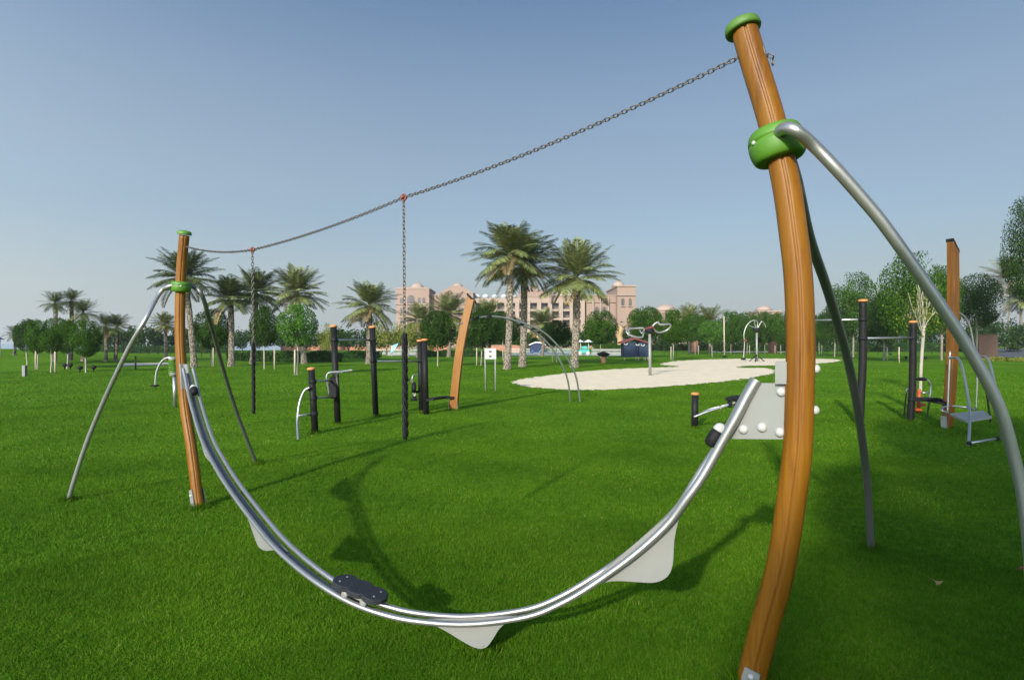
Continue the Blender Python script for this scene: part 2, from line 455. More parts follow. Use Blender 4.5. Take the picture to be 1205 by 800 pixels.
SAND = [(603, 449), (606, 451), (615, 454), (640, 457), (670, 458.6), (700, 459), (735, 457.6), (765, 456), (800, 453.5), (830, 451), (850, 449), (875, 446), (895, 442.6), (907, 440),
        (912, 437), (908, 434.4), (898, 433), (880, 433), (868, 432.6), (876, 430.6), (895, 430.2), (925, 429.6), (950, 428.4), (975, 426.6), (989, 424.6), (986, 423), (970, 422.2), (940, 422), (905, 422), (875, 422),
        (850, 422.6), (825, 423.2), (800, 424.6), (784, 426.6), (777, 428.8), (786, 430.2), (797, 430.8), (796, 431.8), (775, 432.4), (740, 433.6), (700, 436), (665, 439.4), (635, 443), (612, 446.6)]
sp = [gnd(*p) for p in SAND]
sps = catmull(sp + [sp[0]], 7)[:-1]
sps = [Vector((p.x + .10 * math.sin(i * 1.7) + random.uniform(-.07, .07), p.y + .22 * math.sin(i * 2.3 + 1) * (p.y / 40) + random.uniform(-.1, .1), 0)) for i, p in enumerate(sps)]
sb = MB(); sb.add([(p.x, p.y, .008) for p in sps], [tuple(range(len(sps)))])
tag(sb.build('sand_pit', M['sand']), kind='structure')
def strip(name, mat, quad, dz=.006):
    b = MB(); g = [gnd(*q) for q in quad]
    b.add([(p.x, p.y, p.z + dz) for p in g], [tuple(range(len(g)))])
    return tag(b.build(name, mat), kind='structure')
b = MB()
for k in range(13):
    pass
lo = [gnd(138 + 5 * k, 431.2 - .16 * k) for k in range(13)]; hi = [gnd(142 + 5 * k, 428.0 - .1 * k) for k in range(13)]
b.add([(p.x, p.y, p.z + .02) for p in lo] + [(p.x, p.y, p.z + .02) for p in hi], [(k, k + 1, 14 + k, 13 + k) for k in range(12)])
tag(b.build('footpath', M['path']), kind='structure')
sw_ = MB(); sw_.add([(-3400, 138, .03), (-30, 138, .03), (-30, 3400, .03), (-3400, 3400, .03)], [(0, 1, 2, 3)]); tag(sw_.build('sea', M['sea']), kind='structure')  # sea sheet added beyond the crest; far haze is painted into its colour
strip('pool_path', M['path'], [(455, 418.6), (735, 418.4), (735, 416.4), (455, 416.4)])
strip('garden_path', M['path'], [(838, 414.6), (960, 414.4), (960, 413.2), (838, 413.2)])
strip('road', M['asphalt'], [(1150, 420), (1290, 422), (1290, 409.5), (1165, 410)])

# ------------------------------------------------------------------ grass blades (uncountable: one object)
def inside(poly, X, Y):
    c = np.zeros(len(X), bool); n = len(poly)
    for i in range(n):
        x1, y1 = poly[i]; x2, y2 = poly[(i + 1) % n]
        if abs(y2 - y1) < 1e-9: continue
        k = ((y1 > Y) != (y2 > Y)) & (X < (x2 - x1) * (Y - y1) / (y2 - y1) + x1)
        c ^= k
    return c
def make_grass():
    parts = []
    for (r0, r1, n, wd, hh) in ((1.6, 3.4, 230000, .0030, .024), (3.4, 5.5, 240000, .0042, .026), (5.5, 10, 230000, .007, .030), (10, 20, 170000, .014, .036), (20, 44, 130000, .032, .046)):
        r = np.sqrt(rng.uniform(r0 ** 2, r1 ** 2, n)); a = rng.uniform(-.86, .86, n)
        X, Y = r * np.sin(a), r * np.cos(a)
        keep = ~inside([(p.x, p.y) for p in sps], X, Y) & (Y > .6)
        X, Y = X[keep], Y[keep]; n = len(X)
        Z = np.array([terrain(x, y) for x, y in zip(X, Y)]) if r1 > 20 else np.zeros(n)
        th = rng.uniform(0, 2 * PI, n); la = rng.uniform(0, 2 * PI, n)
        patch = .75 + .35 * np.sin(X * 2.1 + np.sin(Y * 1.7) * 2) * np.sin(Y * 1.9 + 1.3 * np.sin(X * 1.1))
        h = hh * rng.uniform(.45, 1.15, n) * (.8 + .25 * patch); ln = h * rng.uniform(.15, 1.1, n)
        wv = wd * rng.uniform(.6, 1.2, n)
        P = np.zeros((n, 3, 3), np.float32)
        dx, dy = np.cos(th) * wv / 2, np.sin(th) * wv / 2
        P[:, 0, 0] = X - dx; P[:, 0, 1] = Y - dy; P[:, 0, 2] = Z - .004
        P[:, 1, 0] = X + dx; P[:, 1, 1] = Y + dy; P[:, 1, 2] = Z - .004
        P[:, 2, 0] = X + np.cos(la) * ln; P[:, 2, 1] = Y + np.sin(la) * ln; P[:, 2, 2] = Z + h
        parts.append(P.reshape(-1, 3))
    feet = [(PL, .09), (PR, .10), (gnd(79, 589), .05), (gnd(302.5, 545), .05), (gnd(1025, 646), .06), (gnd(566, 763), .08), (gnd(371, 510), .09), (gnd(397.7, 499.5), .09), (gnd(442.3, 490), .09), (gnd(498, 486), .12), (gnd(534, 482.5), .13), (gnd(817.3, 503.5), .09), (gnd(1011.5, 501), .1), (gnd(1071, 496), .1), (gnd(1114, 503), .14)]
    for (p, rr) in feet:                                      # longer uncut grass around every post foot
        n = 900; a = rng.uniform(0, 2 * PI, n); r = rr * rng.uniform(.45, 1.7, n); X = p.x + r * np.cos(a); Y = p.y + r * np.sin(a)
        th = rng.uniform(0, 2 * PI, n); la = rng.uniform(0, 2 * PI, n); h = .055 * rng.uniform(.4, 1.3, n) * np.clip(1.9 - r / rr, .3, 1.2); ln = h * rng.uniform(.1, .9, n); wv = .0038 * (1 + p.y * .12)
        P = np.zeros((n, 3, 3), np.float32); dx, dy = np.cos(th) * wv / 2, np.sin(th) * wv / 2
        P[:, 0, 0] = X - dx; P[:, 0, 1] = Y - dy; P[:, 1, 0] = X + dx; P[:, 1, 1] = Y + dy; P[:, 2, 0] = X + np.cos(la) * ln; P[:, 2, 1] = Y + np.sin(la) * ln; P[:, 2, 2] = h
        parts.append(P.reshape(-1, 3))
    o = link('grass', np_mesh('grass', np.concatenate(parts), 3, [M['grass']]))
    return tag(o, 'short mown green grass covering the park lawn', 'grass', kind='stuff')
make_grass()

def scatter(name, label, cat, spots, mat, size, group=None):
    pass

# ------------------------------------------------------------------ the arched slide ride in front
UP = Vector((0, 0, 1))
un = (PR - PL).normalized(); nrm = un.cross(UP).normalized()
if nrm.y > 0: nrm = -nrm                       # towards the camera
CAM = Vector((0, 0, CAMH))
def onplane(px, py, off=0.0):
    d = Vector(((px - CX) / F, 1, -(py - HY) / F))
    t = ((PL + nrm * off) - CAM).dot(nrm) / d.dot(nrm)
    return CAM + d * t
ride = thing('surf_slide', 'large foreground play frame with two curved wooden posts and swooping twin steel rail', 'play equipment', PL)

def groove_prof(n, spots, depth=.2, wdt=1):
    pr = []
    for k in range(n):
        a = 2 * PI * k / n; s = 1.0
        for q in spots:
            d = abs((k - q + n / 2) % n - n / 2)
            if d == 0: s = 1 - depth
            elif d == 1: s = 1 - depth * .04
        pr.append((math.cos(a) * s, math.sin(a) * s))
    return pr
def post_part(pix, radii, name='wooden_post'):
    pts = catmull([onplane(*p) for p in pix], 6)
    m = len(pts)
    rr = [radii[0] + (radii[1] - radii[0]) * i / (m - 1) for i in range(m)]
    # start direction of the section faces the camera, a lamination groove every quarter turn
    b = MB().tube(pts, rr, 64, groove_prof(64, (0, 16, 32, 48), .2), up=-Vector((pts[0].x, pts[0].y, 0)))
    return b.build(name, M['wood'], ride), pts, rr

postR, ptsR, rrR = post_part([(874.5, 30), (886, 70), (907.5, 141), (924, 211), (933.5, 275), (939.5, 330), (942, 400), (941, 460), (939, 520), (934, 566), (919.7, 661), (902, 728), (887, 786), (884.3, 801)], (.0595, .0635))
postL, ptsL, rrL = post_part([(217, 277), (214, 310), (212.3, 345), (211.8, 390), (213.5, 430), (218, 480), (224.3, 520), (229, 556), (231.7, 580), (233.6, 596)], (.0475, .052))

def collar_on(post, px, py, r, h, tang, off=0.0):
    c = onplane(px, py, off)
    prof = []
    for i in range(13):
        a = -PI / 2 + PI * i / 12
        prof.append((r * (.74 + .26 * math.cos(a) ** .8), h / 2 * math.sin(a)))
    prof = [(r * .55, -h / 2)] + prof + [(r * .55, h / 2)]
    gz = h * .12
    prof = sorted(prof + [(r * .995, gz - .004), (r * .955, gz - .0025), (r * .955, gz + .0025), (r * .995, gz + .004)], key=lambda q: (q[1], q[0] if q[1] < 0 else -q[0]))
    b = MB().lathe(prof, c, tang, 40, False)
    b.s = [True] * len(b.s)
    o = b.build('collar', M['green'], post)
    return c
tanR = (onplane(895, 100) - onplane(922, 205)).normalized()
cR = collar_on(postR, 914, 171, .122, .15, tanR)
cL = collar_on(postL, 213, 337.5, .094, .105, (onplane(214, 310) - onplane(212, 365)).normalized())
# a seam and white bolt caps on the collars
def bolt(parent, p, r, d, name='bolt_cap', mat='white'):
    d = Vector(d).normalized()
    pr = [(r, -.004), (r * 1.0, r * .12), (r * .9, r * .42), (r * .66, r * .7), (r * .34, r * .86), (.001, r * .92)]
    MB().lathe([(r * 1.02, -.008)] + pr, p, d, 18).build(name, M[mat], parent)
vc = (CAM - cR).normalized()
def collar_bolt(post, c, px, py, r, R):
    d = (at(px, py, c.y) - c); d = d - UP * d.z * .5
    side = (d * 1.0 + vc * .0)
    v = Vector((CAM.x - c.x, CAM.y - c.y, 0)).normalized()
    lat = Vector((v.y, -v.x, 0))
    s = max(-.95, min(.95, (at(px, py, c.y) - c).dot(-lat) / R)) * -1
    dirv = v * math.sqrt(1 - s * s) + lat * s
    bolt(post, c + dirv * R * .985, r, dirv)
collar_bolt(postR, cR, 887, 168, .011, .122)
collar_bolt(postL, cL, 213, 337, .009, .094)
def cap_on(post, px, py, r, h, tang):
    c = onplane(px, py)
    prof = [(r * .8, -h * .5), (r * .97, -h * .5), (r * 1.02, -h * .3), (r, 0), (r * .94, h * .28), (r * .72, h * .5), (r * .3, h * .62), (.001, h * .65)]
    MB().lathe(prof, c, tang, 36).build('cap', M['green_cap'], post)
cap_on(postR, 873.5, 32, .081, .052, (onplane(874.5, 30) - onplane(886, 70)).normalized())
cap_on(postL, 217, 274, .066, .04, (onplane(217, 277) - onplane(214, 310)).normalized())
# ground feet: a galvanised shoe, two cheek plates and a bolt
def foot(post, top, base, r):
    d = (top - base).normalized()
    side = nrm.cross(d).normalized()
    for s in (-1, 1):
        b = MB()
        P = [base + nrm * s * (r + .004) + side * (-r * .62), base + nrm * s * (r + .004) + side * (r * .62), top + nrm * s * (r + .004) + side * (r * .55), top + nrm * s * (r + .004) - side * (r * .55)]
        b.plate(P, nrm * .008)
        o = b.build('foot_plate', M['zinc'], post)
        bolt(o, top * .7 + base * .3 + nrm * s * (r + .009), .014, nrm * s, 'bolt')
foot(postR, onplane(890, 781), PR, .0635)
foot(postL, onplane(231, 575), PL, .051)

# struts
def strut(pts, r, mat='steel', k=8, name='brace_leg'):
    MB().tube(catmull(pts, k), r, 18).build(name, M[mat], ride)
Yc = cR.y
strut([at(916, 158, Yc - .09), at(924, 151, Yc - .16), at(938, 155, Yc - .2), at(958, 172, 2.56), at(985, 200, 2.54), at(1015, 234, 2.53), at(1042, 267, 2.52), at(1090, 335, 2.5), at(1140, 411, 2.48), at(1175, 477, 2.46), at(1195, 545, 2.45), at(1206, 602, 2.44), at(1214, 700, 2.43), at(1216, 862, 2.43)], [.0275 - .0065 * i / 130 for i in range(131)], 'steel', 10)
strut([at(926, 176, Yc + .09), at(938, 215, Yc + .16), at(953, 281, 3.15), at(975, 345, 3.45), at(998, 425, 3.85), at(1012, 498, 4.2), at(1021, 575, 4.48), gnd(1025, 646) - UP * .03], .0265, 'steel_dark')  # back brace: its shade is put into the darker steel
strut([at(207, 336.5, cL.y - .05), at(199, 337, cL.y - .07), at(188, 345, cL.y - .06), at(170, 378, 5.75), at(150, 413, 5.8), at(120, 477, 5.95), at(98, 532, 6.02), gnd(79, 589) - UP * .03], .0215, 'steel')
strut([at(220, 337, cL.y + .05), at(229, 338, cL.y + .1), at(238, 348, 6.1), at(249, 385, 6.45), at(262, 432, 6.95), at(280, 489, 7.5), gnd(302.5, 545) - UP * .03], .022, 'steel_dark')  # shade again put into the colour of this back brace

# rails
RP = [(221.5, 434, 5.68), (224.5, 447, 5.6), (230, 472, 5.4), (243, 514, 4.98), (258, 544, 4.58), (277, 574, 4.2), (310, 617, 3.75), (334, 644, 3.5), (371, 675.5, 3.27), (413, 702, 3.13), (454, 718, 3.06), (496, 726.5, 3.03), (554, 729.5, 3.02),
      (620, 721, 3.02), (662, 704.5, 3.01), (703, 680, 3.0), (745, 650, 2.97), (788, 611, 2.94), (812, 579, 2.91), (837, 540, 2.89), (861, 499, 2.86), (878, 467, 2.84), (890, 447, 2.825)]
cen = catmull([at(*p) for p in RP], 5)
def frame_at(i):
    a, c = cen[max(i - 1, 0)], cen[min(i + 1, len(cen) - 1)]
    t = (c - a).normalized()
    lat = t.cross(UP).normalized()
    return t, lat, lat.cross(t).normalized()
GAP = .042
fr = [frame_at(i) for i in range(len(cen))]
# keep the sideways direction smooth along the rail
lats = [f[1] for f in fr]
for _ in range(3):
    lats = [(lats[max(i - 1, 0)] + lats[i] * 2 + lats[min(i + 1, len(lats) - 1)]).normalized() for i in range(len(lats))]
m_ = len(cen)
rads = [.0145 + .0105 * max(0, (i / (m_ - 1) - .62) / .38) for i in range(m_)]
for s in (-1, 1):
    pts = [cen[i] + lats[i] * s * GAP for i in range(m_)]
    o = MB().tube(pts, rads, 18, caps=False).build('rail', M['steel'], ride)
    for q, j in ((0, 1), (m_ - 1, m_ - 2)):
        d = (pts[q] - pts[j]).normalized()
        MB().lathe([(rads[q] * .97, -.012), (rads[q] * .97, -.006), (rads[q] * .6, -.004)], pts[q], d, 16).build('open_end_dark', M['rubber'], o)  # black disc in the open tube end paints its dark inside
# slotted web between the rails, the dark running track
wb = MB()
W0 = [(cen[i] - lats[i].cross((fr[i][0])).normalized() * 0) for i in range(m_)]
def ribbon(mb, i0, i1, half, drop, th):
    vs = []
    for i in range(i0, i1):
        t = fr[i][0]; n = lats[i].cross(t).normalized()
        if n.z < 0 and abs(n.z) > .05: n = -n
        for (a, b2) in ((-half, -drop), (half, -drop), (half, -drop - th), (-half, -drop - th)):
            vs.append(cen[i] + lats[i] * a + n * b2)
    fs = []
    for k in range(i1 - i0 - 1):
        for q in range(4):
            q2 = (q + 1) % 4
            fs.append((k * 4 + q, k * 4 + q2, k * 4 + 4 + q2, k * 4 + 4 + q))
    fs.append((0, 1, 2, 3)); e = (i1 - i0 - 1) * 4; fs.append((e + 3, e + 2, e + 1, e))
    mb.add(vs, fs, False)
ribbon(wb, 2, m_ - 6, .019, .014, .010)
wb.build('rail_web', M['steel_dark'], ride)
# gussets under the rail
def Yr(px):
    for a, c in zip(RP, RP[1:]):
        if a[0] <= px <= c[0]:
            return a[2] + (c[2] - a[2]) * (px - a[0]) / (c[0] - a[0])
    return RP[-1][2]
def gusset(pix, off, curve=0):
    pts = [at(px, py, Yr(px) if px < 820 else Yr(px)) for (px, py) in pix]
    a, c = pts[0], pts[-1]
    h = Vector((c.x - a.x, c.y - a.y, 0)); n = h.cross(UP).normalized()
    # keep the plate flat: push every corner onto the vertical plane through both ends
    flat = []
    for (px, py) in pix:
        d = Vector(((px - CX) / F, 1, -(py - HY) / F)); t = (a - CAM).dot(n) / d.dot(n)
        flat.append(CAM + d * t)
    MB().plate(flat, n * .008).build('gusset', M['zinc'], ride)
def sm2(pix, k=4):
    return [(p.x, p.y) for p in catmull([(x, y, 0) for x, y in pix], k)]
gusset(sm2([(503, 728), (512, 735), (527, 743), (543, 753), (556, 760), (565, 762.4), (573, 760), (580, 751), (587, 740), (597, 731), (612, 724)]), 0)
gusset(sm2([(690, 688), (700, 687.5), (722, 683), (748, 684), (766, 685), (779, 682), (788, 674), (792, 660), (793, 640), (796, 621), (805, 590)]), 0)
gusset(sm2([(289, 602), (295, 617), (301, 634), (306, 644), (314, 647.5), (323, 647), (338, 648)]), 0)
gusset(sm2([(233, 500), (236, 514), (239, 528), (243, 538), (250, 545), (260, 550)]), 0)
# mounting plates at both posts
front = .012
def mplate(pix, bolts, br, lip, parent_name='mounting_plate'):
    o = MB().plate([onplane(*p) for p in pix], nrm * .014).build('mounting_plate', M['zinc'], ride)
    MB().plate([onplane(p[0], p[1], .012) for p in lip], nrm * .05).build('flange', M['zinc'], o)
    for (px, py) in bolts:
        bolt(o, onplane(px, py, .008), br, nrm)
    return o
pl = mplate([(884, 450.6), (928, 450.6), (928, 516.5), (861, 516)], [(919.5, 461), (874.8, 505), (896.8, 502.8), (918, 508.6)], .0225, [(913.5, 425.5), (927, 425.5), (927, 451.4), (913.5, 451.4)])
for (px, py) in ((962.5, 434), (961.5, 482.5)):
    c = onplane(px, py, .0); bolt(pl, onplane(px - 2.5, py, -.02), .021, un)
pl2 = mplate([(213.5, 428.5), (221, 428.5), (225, 458.5), (215.5, 457.5)], [(212.8, 439), (214, 455.5)], .016, [(213.2, 428), (215.2, 428), (217, 458), (215, 458)])
# rubber end stops
def stop(c, t, r, nm='end_stop'):
    prof = [(r * .6, -r * 1.5), (r * .9, -r * 1.2), (r, -r * .4), (r, r * .6), (r * .8, r * 1.0)]
    o = MB().lathe(prof, c, t, 22).build(nm, M['rubber'], ride)
    MB().lathe([(r * .85, r * 1.02), (r * .9, r * 1.25), (r * .7, r * 1.9), (r * .3, r * 2.2), (.001, r * 2.25)], c, t, 20).build('bolt_cap', M['white'], o)
tR = fr[m_ - 16][0]
stop(at(841, 514, 2.93), tR, .034)
stop(at(228.3, 459.5, 5.45), -fr[8][0], .032)

# sliding standing board on the rail (rests on it: a thing of its own)
ib = min(range(m_), key=lambda i: abs((cen[i].x / cen[i].y) * F + CX - 421))
t, lat = fr[ib][0], lats[ib]; nb = lat.cross(t).normalized()
if nb.z < 0: nb = -nb
bc = cen[ib] + nb * .062
board = thing('standing_board', 'charcoal three lobed foot board riding on the low middle of the steel rail', 'foot board', cen[ib])
outl = []
L_, W_ = .158, .072
for k in range(72):
    a = 2 * PI * k / 72
    # union outline of three overlapping discs along the board
    best = 0
    for cx_, rr_ in ((-L_ * .6, W_ * .93), (0, W_), (L_ * .6, W_ * .93)):
        dx_, dy_ = math.cos(a), math.sin(a)
        bq = dx_ * cx_; cq = cx_ * cx_ - rr_ * rr_; disc = bq * bq - cq
        if disc > 0: best = max(best, bq + math.sqrt(disc))
    outl.append((best * math.cos(a), best * math.sin(a) * 1.04))
dk = MB(); n_ = len(outl); vs = []
for (sc_, z) in ((.93, -.015), (1, -.010), (1, .008), (.985, .012), (.95, .0145)):
    vs += [bc + t * (x * sc_) + lat * (y * sc_) + nb * z for x, y in outl]
fs = [tuple(range(n_ - 1, -1, -1)), tuple(range(4 * n_, 5 * n_))]
for q in range(4):
    for k in range(n_):
        k2 = (k + 1) % n_
        fs.append((q * n_ + k, q * n_ + k2, (q + 1) * n_ + k2, (q + 1) * n_ + k))
dk.add(vs, fs, False)
deck = dk.build('deck', M['board'], board)
Rb = Matrix((t, lat, nb)).transposed()
cg = MB().box(bc - nb * .032, (.17, .05, .034), Rb, .006)
for sx in (-1, 1):
    for sy in (-1, 1):
        cg.lathe([(.006, -.012), (.019, -.011), (.019, .011), (.006, .012)], bc - nb * .036 + t * .06 * sx + lat * .036 * sy, lat, 16)
cg.build('carriage', M['zinc'], board)
for (x, y) in ((-.11, -.03), (-.11, .03), (.11, -.03), (.11, .03)):
    MB().lathe([(.006, 0), (.006, .0022), (.003, .0035), (.0005, .0036)], bc + t * x + lat * y + nb * .0145, nb, 12).build('screw', M['steel'], deck)

# chains
def chain_mesh(mb, pts, pitch=.026, ln=.036, wid=.0215, wire=.0034):
    pts = [Vector(p) for p in pts]; seg = [0.0]
    for a, c in zip(pts, pts[1:]): seg.append(seg[-1] + (c - a).length)
    n = max(1, int(seg[-1] / pitch)); j = 0
    loop = []
    hs, rr_ = (ln - wid) / 2, (wid - wire * 2) / 2 + wire * .5
    for q in range(7):
        a = -PI / 2 + PI * q / 6; loop.append((hs + rr_ * math.cos(a), rr_ * math.sin(a)))
    for q in range(7):
        a = PI / 2 + PI * q / 6; loop.append((-hs + rr_ * math.cos(a), rr_ * math.sin(a)))
    for i in range(n + 1):
        s = min(seg[-1] * i / n, seg[-1] - 1e-6)
        while j < len(seg) - 2 and seg[j + 1] < s: j += 1
        c = pts[j].lerp(pts[j + 1], (s - seg[j]) / max(1e-9, seg[j + 1] - seg[j]))
        t_ = (pts[j + 1] - pts[j]).normalized()
        u_ = Vector((0, 0, 1)) if abs(t_.z) < .9 else Vector((1, 0, 0))
        A = t_.cross(u_).normalized(); B = A.cross(t_)
        ang = (PI / 4 if i % 2 else -PI / 4) + random.uniform(-.15, .15)
        S = A * math.cos(ang) + B * math.sin(ang); O = t_.cross(S)
        vs = []; m2 = len(loop)
        for k in range(m2):
            x, y = loop[k]; px_, py_ = loop[(k - 1) % m2]; nx_, ny_ = loop[(k + 1) % m2]
            tx, ty = nx_ - px_, ny_ - py_; l_ = math.hypot(tx, ty); ox, oy = ty / l_, -tx / l_
            for q in range(5):
                a = 2 * PI * q / 5
                vs.append(c + t_ * (x + ox * wire * math.cos(a)) + S * (y + oy * wire * math.cos(a)) + O * wire * math.sin(a))
        fs = [(k * 5 + q, k * 5 + (q + 1) % 5, ((k + 1) % m2) * 5 + (q + 1) % 5, ((k + 1) % m2) * 5 + q) for k in range(m2) for q in range(5)]
        mb.add(vs, fs, True)
    return mb
J1, J2 = onplane(475, 232.5), onplane(297, 294)
endL, endR = onplane(220, 290.5), onplane(868, 68.5)
def sag(a, c, d, n=10):
    return [a.lerp(c, i / n) - UP * d * 4 * (i / n) * (1 - i / n) for i in range(n + 1)]
oc = thing('overhead_chain', 'long steel chain slung between the tops of the two big wooden posts', 'chain', endL)
chain_mesh(MB(), sag(endL, J2, .035)[0:] + sag(J2, J1, .03)[1:] + sag(J1, endR, .045)[1:]).build('chain', M['chain'], oc)
tail = onplane(899, 66)
chain_mesh(MB(), [tail, onplane(904, 65), onplane(908.5, 67), onplane(909, 73)], .024).build('chain_tail', M['chain'], oc)
MB().tube(catmull([onplane(895, 48, .0), onplane(898.5, 58, .01), onplane(901, 68, .01)], 5), .007, 10).build('hook', M['steel_dark'], oc)
def drop(label, J, ztop_grip, zend, gr):
    o = thing('hanging_chain', label, 'hanging chain', J - UP * .02, 'chains hanging from the overhead chain')
    foot_ = Vector((J.x + .012, J.y, zend))
    gt = J.lerp(foot_, (J.z - ztop_grip) / (J.z - zend))
    chain_mesh(MB(), [J - UP * .022, gt]).build('chain', M['chain'], o)
    sh = MB()
    ring = []
    for k in range(25):
        a = 2 * PI * k / 24
        ring.append(J + un * .021 * math.cos(a) + UP * .021 * math.sin(a))
    sh.tube(ring, .0068, 8, caps=False)
    sh.lathe([(.008, -.024), (.012, -.022), (.012, .022), (.008, .024)], J, nrm, 12)
    sh.build('shackle', M['copper'], o)
    g = MB(); turns = (gt.z - zend) / .19
    for q in range(3):
        pts = []; rr_ = []
        N = 90
        for k in range(N + 1):
            f_ = k / N; a = 2 * PI * (turns * f_ + q / 3)
            c = gt.lerp(foot_, f_)
            tp = min(1, f_ * 18 + .45, (1 - f_) * 16 + .5)
            pts.append(c + Vector((math.cos(a), math.sin(a), 0)) * gr * .55 * tp); rr_.append(gr * .50 * tp)
        g.tube(pts, rr_, 8)
    g.build('rubber_grip', M['rubber'], o)
drop('nearer of two hanging chains, ending in a twisted black grip over the lawn', J1, 1.6 - (391 - HY) / F * J1.y, 1.6 - (517 - HY) / F * J1.y, .0215)
drop('farther of two hanging chains with twisted black grip, beside the left wooden post', J2, 1.6 - (402 - HY) / F * J2.y, 1.6 - (487 - HY) / F * J2.y, .0165)
# ------------------------------------------------------------------ exercise frames
def P(*a): return [at(*q) for q in a]
def gpost(root, top, base, rpx, name='post', mat='black', cap=True, mids=()):
    g = gnd(*base); Y = g.y
    pts = [g - UP * .05] + [at(m[0], m[1], Y) for m in mids] + [at(top[0], top[1], Y)]
    r = rpx / F * Y
    if len(pts) > 2: pts = catmull(pts, 6)
    o = MB().tube(pts, r, 20).build(name, M[mat], root)
    if cap:
        d = (pts[-1] - pts[-2]).normalized()
        MB().lathe([(r * .9, -.02), (r * 1.22, -.016), (r * 1.26, .004), (r * 1.1, .02), (r * .7, .03), (.001, .032)], pts[-1], d, 20).build('end_cap', M['orange'], o)
    return o, Y, r
def bar(root, pts, r, mat='steel', name='bar', k=6, n=10, clamp=None):
    o = MB().tube(catmull(pts, k) if len(pts) > 2 else pts, r, n).build(name, M[mat], root)
    return o
def clamp(root, p, r, d=(0, 0, 1), h=.075):
    MB().lathe([(r * 1.01, -h / 2), (r * 1.13, -h / 2 + .008), (r * 1.15, 0), (r * 1.13, h / 2 - .008), (r * 1.01, h / 2)], p, d, 18).build('clamp', M['rubber'], root)
def blade(root, pix, Y, wpx, thick, yaw, mat, slant):
    """a bowed plank: rectangular section swept up a curved line, its top cut on the slant"""
    pts = catmull([at(x, y, Y) for x, y in pix], 5)
    w_ = wpx / F * Y; c, s = math.cos(yaw), math.sin(yaw)
    A = Vector((c, s, 0)); B = Vector((-s, c, 0)); vs = []
    for i, p in enumerate(pts):
        q = list((A * w_ / 2 * a + B * thick / 2 * b_) for a, b_ in ((-1, -1), (-.96, -1.1), (0, -1.1), (.96, -1.1), (1, -1), (1, 1), (-1, 1)))
        for e, dlt in enumerate(q):
            v = p + dlt
            if i == len(pts) - 1: v = v - UP * (slant * (dlt.dot(A) / w_ + .5))
            vs.append(v)
    n = 7; fs = [(i * n + k, i * n + (k + 1) % n, (i + 1) * n + (k + 1) % n, (i + 1) * n + k) for i in range(len(pts) - 1) for k in range(n)]
    fs += [tuple(range(n - 1, -1, -1)), tuple((len(pts) - 1) * n + k for k in range(n))]
    o = MB().add(vs, fs).build('wooden_blade', M[mat], root)
    top = vs[-7:]; cvs = []
    mid = sum(top, Vector()) / 7
    for z in (.003, .05):
        cvs += [mid + (v - mid) * 1.10 + UP * z for v in top]
    MB().add(cvs, [tuple(range(6, -1, -1)), tuple(range(7, 14))] + [(k, (k + 1) % 7, 7 + (k + 1) % 7, 7 + k) for k in range(7)]).build('end_cap', M['rubber'], o)
    base = pts[0]
    for sgn in (-1, 1):
        MB().box(base + A * sgn * (w_ / 2 + .007) + UP * .11, (.012, thick * .9, .26), Matrix.Rotation(yaw, 3, 'Z')).build('foot_plate', M['zinc'], o)
    return o

# --- left exercise frame
fl = thing('exercise_frame', 'fitness frame of black posts and a bowed light wooden plank, left of the sand', 'fitness frame', gnd(442, 490))
p1, Y1, r1 = gpost(fl, (366.4, 434), (371, 510), 3.9)
p2, Y2, r2 = gpost(fl, (392.5, 384), (397.7, 499.5), 3.7)
p3, Y3, r3 = gpost(fl, (438, 385), (442.3, 490), 3.4)
p4, Y4, r4 = gpost(fl, (494, 401), (496, 484.5), 3.1)
p5, Y5, r5 = gpost(fl, (499.5, 400), (501.5, 487.5), 3.4)
bl = gnd(534, 482.5)
w1 = blade(fl, [(533.8, 483), (536, 455), (540.5, 417), (547, 382), (555, 348)], bl.y, 9.6, .10, -.25, 'wood_blade', .19)
bar(fl, P((393, 400, Y2), (438.5, 400, Y3)), .021, name='high_bar'); bar(fl, P((440, 425, Y3), (497, 425, Y4)), .022, name='high_bar')
bar(fl, P((364.5, 456, Y1 - .1), (358, 460, Y1 - .12), (352.5, 474, Y1 - .2), (350, 495, Y1 - .3)) + [gnd(351, 517) - UP * .03], .021, 'steel', 'curved_handrail')
bar(fl, P((351.2, 489, Y1 - .27), (369, 487, Y1)), .019, 'steel', 'rung')
for y in (448.5, 468):
    bar(fl, P((368, y, Y1), (394, y - 1, Y2)), .02, 'steel', 'rung')
bar(fl, P((388.5, 469, Y2 - .2), (386, 455, Y2 - .25), (384.3, 445, Y2 - .28), (386, 439.5, Y2 - .28), (391, 438, Y2 - .3), (403, 437, Y2 - .4), (414.5, 435.5, Y2 - .5)), .021, 'steel', 'dip_handle')
bar(fl, P((392, 464, Y2 - .1), (397, 455, Y2 - .2), (396.5, 440, Y2 - .3), (402, 437.5, Y2 - .55)), .019, 'steel', 'dip_handle')
c = at(392.6, 456, Y2 - .2)
MB().box(c, (.17, .09, .42), Matrix.Rotation(.08, 3, 'Y'), .03).build('back_pad', M['rubber'], fl)
for (q, y_, Y_, r_) in ((367.8, 449, Y1, r1), (368.8, 468.5, Y1, r1), (369.8, 487, Y1, r1), (366.8, 457, Y1, r1), (393.4, 400, Y2, r2), (438.5, 400, Y3, r3), (439.6, 425, Y3, r3), (495, 425, Y4, r4)):
    clamp(fl, at(q, y_, Y_), r_)
